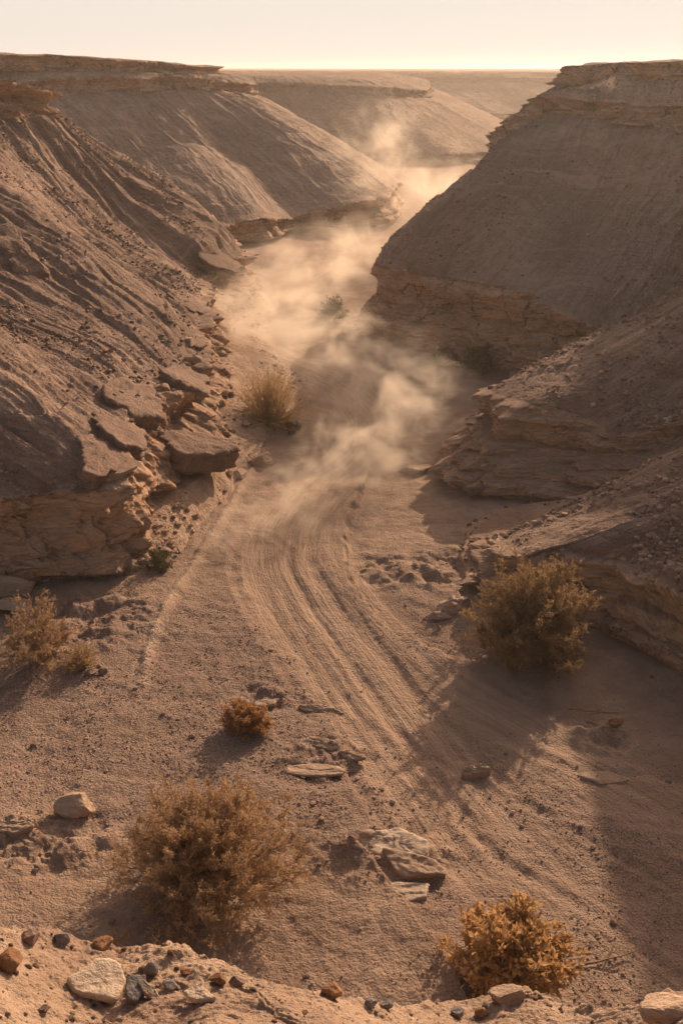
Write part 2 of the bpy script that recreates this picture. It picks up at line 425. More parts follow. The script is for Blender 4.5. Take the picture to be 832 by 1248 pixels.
    if ledge > 0:                                               # thin broken ledges crossing the slopes
        lz = Z / 1.15 + 0.35 * perlin(U * 0.1, Vv * 0.02, seed + 9)
        lw = lz - np.floor(lz)
        lm = sm(0.05, 0.5, perlin(U * 0.16, np.floor(lz) * 3.3, seed + 2))
        dn = dn + ledge * (lw - 0.5) * lm * WS * (lw < 0.97)
    dn = dn + (fbm(X * 0.9, Y * 0.9, Z * 0.9, 5, 0.58) * rough * 0.9) * (WS + WA + 0.5 * WT) + fbm(X * 0.3, Y * 0.3, 4.0, 3) * 0.12 * WT
    # crust pebbliness on the shoulders just over the lips
    dn = dn + np.abs(fbm(X * 6.5, Y * 6.5, Z * 6.5 + seed, 3, 0.6)) * rough * 0.6 * (WS + 0.4 * WT)
    if edge is not None: dn = dn + edge(X, Y, Z, WS, lf)
    Vt = B + H * disp_h[..., None] + N * dn[..., None]
    F = gridfaces(len(s), len(t))
    cl = np.broadcast_to(blur(wc, 11)[None, :], Z.shape) + 0.25 * np.broadcast_to(WA, Z.shape)
    flow = np.stack([U, Vv, cl], 2).reshape(-1, 3)
    zone = np.stack([np.broadcast_to(WA, Z.shape), np.broadcast_to(WT, Z.shape), np.broadcast_to(WS, Z.shape)], 2).reshape(-1, 3)
    SURF.append((Vt.reshape(-1, 3), zone[:, 2] + zone[:, 0], flow[:, 2]))
    o = make_mesh(name, Vt.reshape(-1, 3), F, mat, True, {'flow': flow, 'zone': zone})
    tag(o, label, 'hill' if kind is None else None, None, kind)
    if kind == 'structure': o['category'] = 'hillside'
    return o

SURF = []
def up(p, dx=0, dy=0, dz=0): return (p[0] + dx, p[1] + dy, p[2] + dz)

# ------------------------------------------------------------------ A: near wall on the left
def colA(foot, k1, k1z, lip, dy, cx, cy, ct=11.8, cb=9.5, mz=0.0):
    a = P(*foot, -0.12); b = P(*k1, k1z); l = D(*lip, b[1] + dy)
    m = tuple(l[i] * 0.5 + (cx, cy, cb)[i] * 0.5 for i in range(3)); m = (m[0], m[1], m[2] - 0.35 + mz)
    return [up(a, 0.6, -0.5, -0.5), a, b, l, m, (cx, cy, cb), (cx - 0.35, cy + 0.1, ct), (cx - 3, cy + .8, ct + 0.35), (cx - 120, cy + 8, ct + 0.6)]
A = [
 colA((-220, 830), (-220, 800), .3, (-220, 700), .4, -25, 17),
 colA((-60, 745), (-60, 715), .3, (-60, 612), .4, -24.5, 25),
 colA((50, 718), (52, 702), .25, (45, 600), .4, -24.2, 31),
 colA((120, 712), (122, 697), .25, (105, 590), .4, -24.0, 34),
 colA((184, 706), (170, 682), .3, (150, 568), .4, -23.8, 36, mz=.8),
 colA((224, 694), (186, 642), .6, (158, 530), .9, -23.5, 38.5, mz=.2),
 colA((250, 662), (214, 606), .8, (163, 486), 1.5, -23, 41, mz=-1.0),
 colA((282, 614), (244, 578), .8, (184, 482), 1.3, -22.4, 44, mz=-.6),
 colA((304, 578), (272, 552), .7, (222, 474), 1.1, -21.8, 48),
 colA((345, 522), (276, 492), 1.0, (246, 438), .6, -20.8, 52, mz=1.0),
 colA((385, 480), (272, 448), 1.1, (236, 404), .9, -19.6, 56, 12.0),
 colA((338, 440), (272, 408), .9, (244, 362), .7, -18.0, 60, 11.7, mz=-1.0),
 colA((325, 395), (302, 374), .7, (240, 340), 1.2, -16.4, 62.5, 11.2, mz=-.7),
 colA((320, 350), (304, 346), .5, (296, 309), .5, -15.5, 64.5, 10.8),
]
def colW(fx, fy, cx, cy, lz=2.3, ct=11.6, cb=9.5, back=60):
    d = np.array([cx - fx, cy - fy]); L = np.linalg.norm(d); d = d / L
    a = (fx, fy, -0.12); b = (fx + d[0] * .6, fy + d[1] * .6, .4); l = (fx + d[0] * 1.2, fy + d[1] * 1.2, lz)
    m = tuple(l[i] * 0.5 + (cx, cy, cb)[i] * 0.5 for i in range(3)); m = (m[0], m[1], m[2] - 0.3)
    return [(fx - d[0] * .7, fy - d[1] * .7, -.6), a, b, l, m, (cx, cy, cb), (cx + d[0] * .35, cy + d[1] * .35, ct), (cx + d[0] * 3, cy + d[1] * 3, ct + .35), (cx - back, cy + 2, ct + .5)]
A += [colW(-8.5, 74, -18.5, 66.5, 2.2, 11.2), colW(-21, 82, -27, 69.5), colW(-42, 86, -45, 72)]
TY = ['apron', 'apron', 'cliff', 'slope', 'slope', 'cap', 'top', 'top']
loft('hillside', A, TY, M_near, 2.0, 'steep furrowed gravel slope on the left with a broken layered cliff along its foot', big=0.80, bigw=7.5,
     cliffamp=0.40, thick=0.85, rough=0.055, maxs=950, maxt=900, ledge=0.20, chip=0.14)

# ------------------------------------------------------------------ F: large mesa slope on the right
def colF(foot, k1, lip, dy, mid, capb, capt, c2b, c2t, wide=140, k1z=.4):
    a = P(*foot, -0.1); b = P(*k1, k1z); l = D(*lip, b[1] + dy)
    pts = [D(*mid), D(*capb), D(*capt), D(*c2b), D(*c2t)]
    e = pts[-1]
    return [up(a, -.4, -.9, -.5), a, b, l] + pts + [(e[0] + 1.5, e[1] + 3, e[2] + .05), (e[0] + 60, e[1] + wide, e[2] + .2)]
def colFw(fx, fy, cx, cy, lz=3.0, wide=140):
    d = np.array([cx - fx, cy - fy]); L = np.linalg.norm(d); d = d / L
    g = lambda k, z: (fx + d[0] * k, fy + d[1] * k, z)
    return [g(-.8, -.6), g(0, -.1), g(.4, .4), g(.9, lz), g(L * .45, lz + (9.3 - lz) * .5), g(L, 9.4), g(L + .3, 10.5), g(L + 2, 11.3), g(L + 2.3, 12.1), g(L + 5, 12.2), (cx + 80, cy + wide * .2, 12.3)]
Fm = [
 colFw(24, 120, 38, 118), colFw(12, 88, 26, 86), colFw(6.5, 68, 19, 67, 3.2),
 colF((425, 393), (442, 388), (455, 318), .4, (535, 240, 55.5), (600, 188, 57), (606, 166, 57.4), (700, 104, 59), (708, 80, 59.4)),
 colF((480, 417), (490, 408), (520, 335), .4, (620, 232, 52.5), (668, 140, 57.5), (670, 117, 58), (716, 103, 60), (718, 79, 60.4)),
 colF((545, 440), (555, 430), (580, 347), .4, (680, 238, 50.5), (730, 150, 56.5), (730, 122, 57), (748, 100, 60), (748, 77, 60.4)),
 colF((612, 456), (622, 446), (640, 360), .4, (740, 240, 50), (790, 153, 56), (790, 128, 56.5), (795, 98, 60), (795, 75, 60.4)),
 colF((680, 462), (688, 454), (702, 384), .6, (800, 250, 49.5), (850, 156, 55.5), (850, 130, 56), (850, 97, 60), (850, 74, 60.4)),
 colF((760, 470), (764, 462), (772, 420), .6, (880, 262, 49), (930, 158, 55), (930, 132, 55.4), (930, 97, 59.5), (930, 74, 60)),
 colF((900, 480), (902, 472), (915, 430), .6, (1000, 275, 48), (1060, 160, 54), (1060, 136, 54.4), (1060, 97, 58.5), (1060, 74, 59)),
 colFw(27, 42, 33, 50, 2.0),
]
TYF = ['apron', 'apron', 'cliff', 'slope', 'slope', 'cap', 'slope', 'cap', 'top', 'top']
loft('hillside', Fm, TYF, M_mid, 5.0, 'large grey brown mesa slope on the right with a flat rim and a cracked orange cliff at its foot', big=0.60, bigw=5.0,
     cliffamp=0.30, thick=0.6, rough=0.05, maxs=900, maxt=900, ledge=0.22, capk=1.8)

# ------------------------------------------------------------------ G: first spur on the right
RX = 15.6
def colG(foot, k1, lip, mid, upp, cy, fz=-.1, kz=.3, ct=12.0, cx=None):
    cx = RX + 1.5 if cx is None else cx
    g = lambda q, z: P(q[0], q[1], z) if len(q) == 2 else D(*q)
    a = P(*foot, fz); b = P(*k1, kz)
    return [up(a, -.5, -.3, -.5), a, b, D(*lip), D(*mid), D(*upp), (cx, cy, 9.3), (cx + .4, cy + .1, ct), (cx + 40, cy + 2, ct + .4)]
def colGw(f, k, l, m, u, cy, cx=None, ct=12.0):
    cx = RX + 1.5 if cx is None else cx
    return [(f[0], f[1], f[2] - .5), f, k, l, m, u, (cx, cy, 9.3), (cx + .4, cy + .1, ct), (cx + 40, cy + 2, ct + .4)]
G = [
 colGw((19, 50, -.1), (19, 49.7, .3), (19.2, 49, 1.3), (20, 48, 3), (19, 49.5, 6), 57, 19.5),
 colGw((12, 44, -.1), (12.1, 43.6, .3), (12.5, 43, 1.6), (13.6, 42, 3), (14.8, 43.5, 6.0), 53.5, 17.3),
 colG((600, 497), (604, 494), (628, 463, 36.8), (735, 409, 38.4), (838, 362, 39.5), 49),
 colG((540, 578), (546, 566), (598, 478, 34.8), (720, 416, 36.8), (832, 366, 38), 45.5),
 colG((578, 606), (588, 596), (650, 494, 32.3), (760, 432, 34.5), (850, 376, 37), 43),
 colG((640, 614), (645, 603), (710, 508, 31.6), (795, 462, 33.3), (870, 402, 36), 41),
 colG((715, 606), (722, 597), (768, 528, 31.3), (835, 495, 32.6), (900, 425, 35.5), 39, .4, .7),
 colGw((12.5, 31.5, 2.4), (12.8, 31.8, 2.7), (13.5, 32.2, 3.2), (15, 33, 4.4), (15.5, 34.5, 6), 37, 18.0),
 colGw((15.6, 30.5, 5.4), (15.8, 31, 5.8), (16.1, 31.2, 6.4), (16.5, 31.8, 7.2), (17.2, 32.4, 8.1), 34, 18.6),
]
TYG = ['apron', 'apron', 'cliff', 'slope', 'slope', 'slope', 'cap', 'top']
loft('hillside', G, TYG, M_near, 9.0, 'dark rocky spur on the right ending in a blunt nose of layered orange rock', big=0.22, bigw=3.5,
     cliffamp=0.42, thick=0.5, rough=0.05, maxs=800, maxt=700, ledge=0.05)

# ------------------------------------------------------------------ H: second, nearer spur on the right
def colH(foot, k1, kz, lip, upp, cy, dy=None, fz=-.08, cx=None, ct=11.8):
    a = P(*foot, fz); b = P(*k1, kz)
    l = D(lip[0], lip[1], b[1] + dy) if dy is not None else P(*lip)
    u = D(*upp); cx = RX + 3.0 if cx is None else cx
    m = tuple(l[i] * .5 + u[i] * .5 for i in range(3))
    return [up(a, -.3, -.4, -.5), a, b, l, m, u, (cx, cy, 9.2), (cx + .4, cy, ct), (cx + 40, cy, ct + .4)]
def colHw(f, k, l, u, cy, cx=None, ct=11.8):
    cx = RX + 3.0 if cx is None else cx
    m = tuple(l[i] * .5 + u[i] * .5 for i in range(3))
    return [(f[0], f[1], f[2] - .5), f, k, l, m, u, (cx, cy, 9.2), (cx + .4, cy, ct), (cx + 40, cy, ct + .4)]
Hs = [
 colHw((15.5, 30.8, 4.2), (15.6, 30.6, 4.5), (15.8, 30.4, 5.0), (16.6, 30.2, 6.8), 32, 18.6),
 colHw((12.5, 30.4, 1.8), (12.4, 30.1, 2.1), (12.4, 29.8, 2.6), (13.5, 29.2, 4.4), 29.5),
 colH((718, 604), (716, 606), .6, (722, 606, 1.0), (832, 549, 27.8), 28),
 colH((620, 618), (622, 622), .25, (650, 636, .8), (806, 574, 26.6), 26.5),
 colH((566, 648), (572, 652), .3, (615, 655, .75), (785, 600, 25.6), 25.5),
 colH((556, 712), (578, 706), .3, (634, 676, 1.2), (780, 628, 24.4), 24.5),
 colH((640, 752), (650, 738), .2, (684, 672), (820, 632, 23.7), 23.5, .5),
 colH((730, 770), (736, 758), .2, (760, 684), (870, 645, 23.0), 22.5, .5),
 colH((835, 828), (838, 818), .2, (846, 724), (930, 662, 22.3), 21, .5),
 colH((960, 900), (962, 885), .2, (965, 775), (1040, 700, 21.0), 19, .5),
 colHw((8.6, 12, -.1), (8.9, 12, .3), (9.4, 12, 2.2), (11.5, 12, 4.2), 13),
 colHw((9.5, 2, -.1), (9.9, 2, .3), (10.4, 2, 2.2), (12.5, 3, 4.2), 4),
]
loft('hillside', Hs, TYG, M_near, 14.0, 'near rocky bank on the right with tilted red strata behind the big bush', big=0.16, bigw=2.6,
     cliffamp=0.26, thick=0.42, rough=0.05, maxs=900, maxt=700, ledge=0.06)

# ------------------------------------------------------------------ C: middle spurs on the left
def colC(foot, lip, mid, capb, cth, c2b, c2t):
    a = P(*foot, -.1); b = P(foot[0] + 1, foot[1] - 3, .4); l = D(*lip, b[1] + .6)
    cb = D(*capb); ctp = up(cb, -.1, .4, cth)
    e = D(*c2t)
    return [up(a, 0, -1, -.6), a, b, l, D(*mid), cb, ctp, D(*c2b), e, up(e, -2, 4, .1), (e[0] - 90, e[1] + 30, e[2] + .3)]
def colCw(fx, fy, cx, cy, lz=2.5):
    d = np.array([cx - fx, cy - fy]); L = np.linalg.norm(d); d = d / L
    g = lambda k, z: (fx + d[0] * k, fy + d[1] * k, z)
    return [g(-1, -.7), g(0, -.1), g(.5, .4), g(1, lz), g(L * .5, lz + (9.6 - lz) * .48), g(L, 9.6), g(L + .4, 10.8), g(L + 3, 11.4), g(L + 3.4, 12.3), g(L + 8, 12.4), (cx - 90, cy + 10, 12.6)]
Cm = [
 colC((40, 302), (40, 285), (0, 205, 90), (-90, 118, 97), 1.1, (-90, 86, 98.6), (-90, 60, 99)),
 colC((180, 302), (180, 284), (110, 205, 91), (20, 116, 98.5), 1.1, (20, 87, 100.2), (20, 65.5, 100.6)),
 colC((262, 298), (262, 276), (175, 196, 93), (95, 114, 100), 1.15, (95, 88, 101.8), (95, 69, 102.2)),
 colC((330, 294), (318, 266), (225, 178, 96), (155, 113, 101.5), 1.2, (150, 90, 103.3), (150, 72, 103.7)),
 colC((358, 283), (360, 264), (285, 192, 97), (198, 112, 103), 1.2, (190, 92, 104.8), (190, 75, 105.2)),
 colC((425, 279), (424, 247), (325, 168, 100), (240, 112, 104.5), 1.15, (215, 94, 106.3), (215, 77, 106.7)),
 colC((482, 270), (478, 234), (372, 165, 102), (280, 115, 106.5), 1.0, (236, 95, 108.3), (234, 80, 108.7)),
 colCw(5, 112, -9, 114), colCw(-8, 136, -26, 128),
]
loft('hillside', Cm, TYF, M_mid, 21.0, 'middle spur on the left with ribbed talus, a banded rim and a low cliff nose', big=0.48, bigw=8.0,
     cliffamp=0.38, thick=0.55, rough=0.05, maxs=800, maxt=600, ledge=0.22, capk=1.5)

# ------------------------------------------------------------------ D, E: far mesas and the plateau
def colD(fx, fy, cb, cth, top):
    f = np.array([fx, fy]); c = np.array(cb[:2]); d = (c - f) / np.linalg.norm(c - f)
    l = (fx + d[0] * 2, fy + d[1] * 2, 1.5)
    m = tuple(l[i] * .5 + cb[i] * .5 for i in range(3))
    return [(fx - d[0] * 3, fy - d[1] * 3, -1), (fx, fy, -.1), (fx + d[0], fy + d[1], .2), l, m, cb, up(cb, d[0] * .5, d[1] * .5, cth), top, up(top, d[0] * 6, d[1] * 6, .15), up(top, -100, 60, .3)]
TYD = ['apron', 'apron', 'cliff', 'slope', 'slope', 'cap', 'slope', 'top', 'top']
Dm = [
 colD(-70, 148, (-72, 172, 9.2), 1.2, (-72, 176, 11.9)),
 colD(-20, 150, D(250, 110, 168), 1.2, D(240, 91, 172.5)),
 colD(-4, 152, D(330, 112, 170), 1.2, D(320, 92, 174.5)),
 colD(8, 156, D(400, 114, 171), 1.2, D(380, 94, 175.5)),
 colD(16, 152, D(465, 117, 172), 1.2, D(430, 96, 176.5)),
 colD(30, 172, D(522, 120, 180), 1.1, D(480, 99, 184)),
 colD(34, 205, (14, 200, 9.2), 1.1, (5, 204, 11.4)),
 colD(20, 245, (-4, 235, 9.2), 1.1, (-10, 236, 11.4)),
]
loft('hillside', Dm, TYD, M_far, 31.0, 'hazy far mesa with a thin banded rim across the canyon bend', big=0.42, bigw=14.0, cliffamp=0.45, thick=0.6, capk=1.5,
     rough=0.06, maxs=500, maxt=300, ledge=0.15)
def colE(fx, fy, cx, cy, bx):
    r = colD(fx, fy, (cx, cy, 8.6), 1.2, (cx, cy + 5, 11.2))
    r[-2] = (cx * 1.4, cy + 160, 11.55); r[-1] = (bx, 1450, 12.6)
    return r
Em = [colE(-260, 330, -260, 372, -900), colE(-100, 310, -110, 350, -450), colE(0, 300, -10, 338, -80), colE(45, 292, 40, 320, 150),
      colE(66, 262, 84, 292, 400), colE(80, 215, 108, 240, 700), colE(90, 165, 125, 175, 1100), ]
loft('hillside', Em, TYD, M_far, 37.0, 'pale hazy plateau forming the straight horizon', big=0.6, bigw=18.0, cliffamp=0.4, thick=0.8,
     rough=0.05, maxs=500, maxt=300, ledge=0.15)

# ------------------------------------------------------------------ ground sheet
def polyl(pts, nsub=14):
    C = np.array([P(*p)[:2] for p in pts]); tt = np.linspace(0, len(C) - 1, (len(C) - 1) * nsub + 1)
    return catmull(C, tt)

def near_poly(x, y, L, pad=7.0):
    """distance, signed side, arc position (99 away beyond pad)"""
    sh = x.shape; x = x.ravel(); y = y.ravel()
    best = np.full(x.size, 99.0, np.float32); lat = np.full(x.size, 99.0, np.float32); ss = np.zeros(x.size, np.float32)
    seg = np.hypot(*np.diff(L, axis=0).T); arc = np.concatenate([[0], np.cumsum(seg)])
    m0 = np.nonzero((x > L[:, 0].min() - pad) & (x < L[:, 0].max() + pad) & (y > L[:, 1].min() - pad) & (y < L[:, 1].max() + pad))[0]
    xs, ys = x[m0], y[m0]
    def chunk(i0):
        xx = xs[i0:i0 + 20000]; yy = ys[i0:i0 + 20000]
        x0, x1, y0, y1 = xx.min() - pad, xx.max() + pad, yy.min() - pad, yy.max() + pad
        return _near(xx, yy, L, arc, (x0, x1, y0, y1))
    if len(m0):
        rs_ = list(_pool.map(chunk, range(0, len(m0), 20000)))
        best[m0] = np.concatenate([r[0] for r in rs_]); lat[m0] = np.concatenate([r[1] for r in rs_]); ss[m0] = np.concatenate([r[2] for r in rs_])
    return best.reshape(sh), lat.reshape(sh), ss.reshape(sh)

def _near(x, y, L, arc, bb):
    best = np.full(x.shape, 99.0, np.float32); lat = np.full(x.shape, 99.0, np.float32); ss = np.zeros(x.shape, np.float32)
    n = len(L) - 1
    for i in range(n):
        if max(L[i, 0], L[i + 1, 0]) < bb[0] or min(L[i, 0], L[i + 1, 0]) > bb[1] or max(L[i, 1], L[i + 1, 1]) < bb[2] or min(L[i, 1], L[i + 1, 1]) > bb[3]: continue
        acc = arc[i]
        a = L[i]; b = L[i + 1]; d = b - a; l = float(np.hypot(*d)); d = d / l
        rx = x - a[0]; ry = y - a[1]
        k = rx * d[0] + ry * d[1]; kc = np.clip(k, 0, l)
        dd = np.hypot(rx - kc * d[0], ry - kc * d[1])
        side = d[0] * ry - d[1] * rx
        m = dd < best
        best[m] = dd[m]; lat[m] = (np.sign(side) * dd)[m]; ss[m] = (acc + kc)[m]
    return best, lat, ss

T1 = polyl([(860, 1290), (745, 1190), (655, 1095), (575, 1010), (500, 915), (430, 820), (372, 745), (345, 690), (352, 640), (395, 590), (440, 545), (452, 510), (425, 475), (375, 448), (325, 425), (300, 400), (320, 370), (380, 340), (440, 308), (490, 280)])
T2 = polyl([(1000, 1090), (860, 1010), (740, 945), (640, 890), (545, 838), (468, 775), (415, 715), (398, 655), (425, 600)])
T3 = polyl([(640, 478), (560, 468), (500, 462), (440, 455), (380, 440), (330, 422)])
T4 = polyl([(900, 1180), (760, 1085), (640, 1015), (540, 930), (450, 830), (388, 740), (362, 665), (385, 610)])
T5 = polyl([(700, 1290), (640, 1190), (560, 1060), (490, 960), (410, 850), (350, 765), (318, 695), (330, 640)])
T6 = polyl([(980, 1000), (840, 975), (690, 960), (560, 905), (470, 835), (400, 760), (345, 700), (300, 660)])
BERM = polyl([(172, 840), (183, 790), (208, 735), (238, 688), (272, 632), (300, 584), (318, 560)])
SC1 = polyl([(440, 600), (425, 640), (424, 690), (440, 735), (480, 772), (530, 800)])
SC2 = polyl([(240, 985), (330, 1012), (400, 1030), (452, 1062), (490, 1105), (520, 1150)])
SC3 = polyl([(200, 1010), (120, 1030), (40, 1065), (-60, 1100)])

def ground_h(x, y, full=False):
    x = np.asarray(x, np.float32); y = np.asarray(y, np.float32)
    r = np.hypot(x, y)
    fade = 1 - sm(100, 160, r)
    h = (fbm(x * 0.10, y * 0.10, 2.0, 3) * 0.20 + fbm(x * 0.5, y * 0.5, 1.0, 4) * 0.07) * fade
    h = h + fbm(x * 2.2, y * 2.2, 8.0, 4, 0.6) * 0.028 * fade
    # banks rising gently toward the left foreground
    h = h + 0.5 * sm(-2.5, -8.5, x) * sm(20, 12, y)
    d1, l1, s1 = near_poly(x, y, T1); d2, l2, s2 = near_poly(x, y, T2); d3, l3, s3 = near_poly(x, y, T3)
    wob1 = 0.25 * perlin(s1 * 0.15, s1 * 0, 3.3); wob2 = 0.2 * perlin(s2 * 0.2, s2 * 0, 5.3)
    m1 = sm(1.55, 0.75, np.abs(l1 + wob1)) * (0.55 + 0.45 * sm(3, 9, s1)); m2 = sm(1.15, 0.5, np.abs(l2 + wob2)) * 0.75; m3 = sm(1.4, 0.5, d3) * 0.8
    def groove(l, s, sd):
        fd = 0.55 + 0.45 * perlin(l * 0.9, s * 0.10, sd + 2)
        g = 0.022 * perlin(l * 2.6 + sd, s * 0.05 + sd, 0.5) + (0.017 * perlin(l * 7.0, s * 0.09, sd) + 0.013 * perlin(l * 17, s * 0.2, sd + 4)) * fd
        for c, w in ((-0.85, .22), (0.75, .25), (-0.1, .16)):
            g = g - 0.020 * np.exp(-((l + 0.12 * perlin(s * 0.12, s * 0, c * 3 + sd) - c) / w) ** 2)
            g = g + 0.012 * np.exp(-((l + 0.12 * perlin(s * 0.12, s * 0, c * 3 + sd) - c - w * 1.7) / (w * .7)) ** 2)
        return g
    g1 = groove(l1, s1, 1.0); g2 = groove(l2, s2, 6.0); g3 = groove(l3, s3, 11.0)
    h = h * (1 - 0.55 * np.maximum(np.maximum(m1, m2), m3)) + (g1 - 0.05) * m1 + (g2 * 0.9 - 0.02) * m2 * (1 - 0.6 * m1) + g3 * m3 * (1 - m1)
    for (LN, sd) in ((T4, 1.0), (T5, 2.0), (T6, 3.0)):
        d, l, s = near_poly(x, y, LN, 2.0)
        on = sm(-.35, .15, perlin(s * 0.22, s * 0, sd * 5.5)); rr_ = np.abs(np.abs(l) - 0.72)
        h = h + on * (-0.020 * np.exp(-(rr_ / 0.10) ** 2) + 0.013 * np.exp(-((rr_ - 0.19) / 0.07) ** 2)) * (1 + 0.5 * perlin(s * 3, l * 3, sd)) * fade
    # berm at the foot of the sandy apron, scarps
    d, l, s = near_poly(x, y, BERM)
    h = h + 0.16 * np.exp(-(d / 0.13) ** 2) * (0.75 + 0.5 * perlin(s * 1.3, s * 0, 1.0)) + 0.10 * sm(0, 0.3, l) * np.exp(-d / 1.2)
    d, l, s = near_poly(x, y, SC1); wl = l + 0.15 * fbm(x * 2.0, y * 2.0, 3.0, 3)
    h = h + 0.24 * sm(-0.10, 0.12, -wl * 1.0) * np.exp(-d / 1.8)
    d, l, s = near_poly(x, y, SC2); wl = l + 0.10 * fbm(x * 2.0, y * 2.0, 5.0, 3)
    h = h + 0.28 * sm(-0.10, 0.12, -wl) * np.exp(-d / 1.3)
    d, l, s = near_poly(x, y, SC3); wl = l + 0.15 * fbm(x * 2.0, y * 2.0, 6.0, 3)
    h = h + 0.14 * sm(-0.2, 0.2, wl) * np.exp(-d / 1.2)
    # flaking crust plates at a few places
    for (cx, cy, rad, sd) in PLATES:
        q = sm(rad, rad * 0.5, np.hypot(x - cx, (y - cy) * 1.1)) 
        n = fbm(x * 1.6 + sd, y * 1.6, 4.4, 3)
        st = np.floor(n * 5) / 5 + sm(0.0, 0.25, n * 5 - np.floor(n * 5)) / 5
        h = h + q * (st * 0.17)
    # shrub hummocks
    for (cx, cy, rad, hh) in HUM:
        h = h + hh * np.exp(-((x - cx) ** 2 + (y - cy) ** 2) / rad ** 2)
    if not full: return h
    mk = np.maximum(np.maximum(m1, m2), m3)
    lat = np.where((m1 >= m2) & (m1 >= m3), l1, np.where(m2 >= m3, l2 + 30, l3 + 60)); sa = np.where((m1 >= m2) & (m1 >= m3), s1, np.where(m2 >= m3, s2, s3))
    # gravel patches: left foreground shoulder, the strip between tracks and slabs
    gp = 0.42 + 0.42 * fbm(x * 0.16 + 3, y * 0.16, 7.7, 4)
    for (px_, py_, rr, a) in ((215, 800, 3.0, .45), (150, 880, 3.2, .35), (400, 960, 2.2, .45), (260, 900, 2.5, .35), (640, 1150, 2.5, .1), (330, 1120, 2.0, -.35), (90, 1060, 2.2, -.35), (235, 700, 1.4, -.4), (500, 680, 2.2, -.4), (320, 560, 4, -.5)):
        c = P(px_, py_); gp = gp + a * np.exp(-((x - c[0]) ** 2 + (y - c[1]) ** 2) / rr ** 2)
    dB, lB, sB = near_poly(x, y, BERM, 3.0); ground_h.pale = np.exp(-(dB / 0.18) ** 2) * np.clip(0.55 + 1.1 * fbm(x * 1.7, y * 1.7, 3.0, 3), 0, 1)
    return h, lat, sa, mk, gp

def _pl(px, py, r, sd):
    c = P(px, py); return (c[0], c[1], r, sd)
PLATES = [_pl(395, 925, 1.1, 1.), _pl(480, 1050, 1.3, 7.), _pl(60, 1040, 1.3, 3.), _pl(560, 700, 2.0, 12.), _pl(480, 700, 1.3, 15.), _pl(320, 850, .7, 20.), _pl(730, 900, .8, 25.), _pl(100, 760, 2.2, 28.)]
def _hm(px, py, r, hh):
    c = P(px, py); return (c[0], c[1], r, hh)
HUM = [_hm(250, 1060, 1.5, .16), _hm(300, 888, .7, .07), _hm(620, 1185, .9, .10), _hm(645, 795, 1.6, .15), _hm(60, 800, 1.3, .15), _hm(330, 512, 1.5, .2)]

ang = np.concatenate([np.radians(np.linspace(-110, -26, 40, endpoint=False)), np.radians(np.linspace(-26, 26, 860)), np.radians(np.linspace(26, 110, 41)[1:])])
rad = np.concatenate([np.linspace(3.0, 9.5, 12, endpoint=False), np.exp(np.linspace(math.log(9.5), math.log(125), 1150, endpoint=False)), np.exp(np.linspace(math.log(125), math.log(1480), 50))])
AA, RR = np.meshgrid(ang, rad)
GX = (np.sin(AA) * RR).astype(np.float32); GY = (np.cos(AA) * RR).astype(np.float32)
gh, lat, sa, mk, gp = ground_h(GX, GY, True)
gv = np.stack([GX, GY, gh], 2).reshape(-1, 3)
gf = gridfaces(len(rad), len(ang))[:, ::-1]
go = make_mesh('ground', gv, gf, M_ground, True, {'track': np.stack([lat, sa, mk], 2).reshape(-1, 3), 'patch': np.stack([gp, ground_h.pale, gp * 0], 2).reshape(-1, 3)})
tag(go, 'dry sandy canyon floor marked by curving vehicle tracks', 'ground', None, 'structure')

def gz(x, y): return float(ground_h(np.array([x]), np.array([y]))[0])
def onG(px, py):
    p = P(px, py)
    for _ in range(3): p = P(px, py, gz(p[0], p[1]))
    return p

# ------------------------------------------------------------------ I: the rim at the viewer's feet
RE = [(-260, 1100), (-120, 1108), (-50, 1118), (0, 1128), (75, 1134), (130, 1148), (180, 1153), (260, 1172), (330, 1202), (400, 1212), (470, 1224), (560, 1221), (610, 1210), (645, 1209), (700, 1223), (780, 1228), (812, 1213), (860, 1203), (950, 1190), (1080, 1190)]
rc = []
for (px_, py_) in RE:
    e = D(px_, py_, 4.05 + 0.25 * math.sin(px_ * 0.013))
    x = e[0]
    rc.append([(x * 0.6, -3.0, 10.3), (x * 0.75, 1.2, 9.45), (x * 0.93, 3.0, e[2] + .42), e, (x * 1.03, e[1] + .22, e[2] - .35), (x * 1.2, e[1] + 1.7, 5.0), (x * 1.4, e[1] + 4.0, -.4)])
rc = np.array(rc)
sA = np.linspace(0, len(RE) - 1, 900)
Sr = catmull(rc, sA)
tA = np.concatenate([np.linspace(0, 1, 6, endpoint=False), np.linspace(1, 2, 60, endpoint=False), np.linspace(2, 3, 230, endpoint=False), np.linspace(3, 4, 40, endpoint=False), np.linspace(4, 6, 60)])
jj = np.clip(np.floor(tA).astype(int), 0, 5); ff = (tA - jj)[None, :, None]
RB = Sr[:, jj] * (1 - ff) + Sr[:, jj + 1] * ff
def rim_noise(x, y):
    n = fbm(x * 1.3, y * 1.3, 3.0, 3) * 0.03 + fbm(x * 5, y * 5, 2.0, 4, 0.6) * 0.022 + np.abs(fbm(x * 16, y * 16, 1.0, 3, 0.6)) * 0.010
    # scabby crust steps
    q = fbm(x * 3.1 + 4, y * 3.1, 9.0, 3); return n + sm(0.05, 0.14, q) * 0.010 + sm(0.30, 0.36, q) * 0.008
rn = rim_noise(RB[..., 0], RB[..., 1])
RB2 = RB.copy(); RB2[..., 2] += rn; RB2[..., 1] += rn * 0.5 * (tA[None, :] >= 3)
rim_flow = np.stack([RB[..., 0], RB[..., 1], np.broadcast_to(((tA > 3.05) * 0.8)[None, :], RB.shape[:2])], 2)

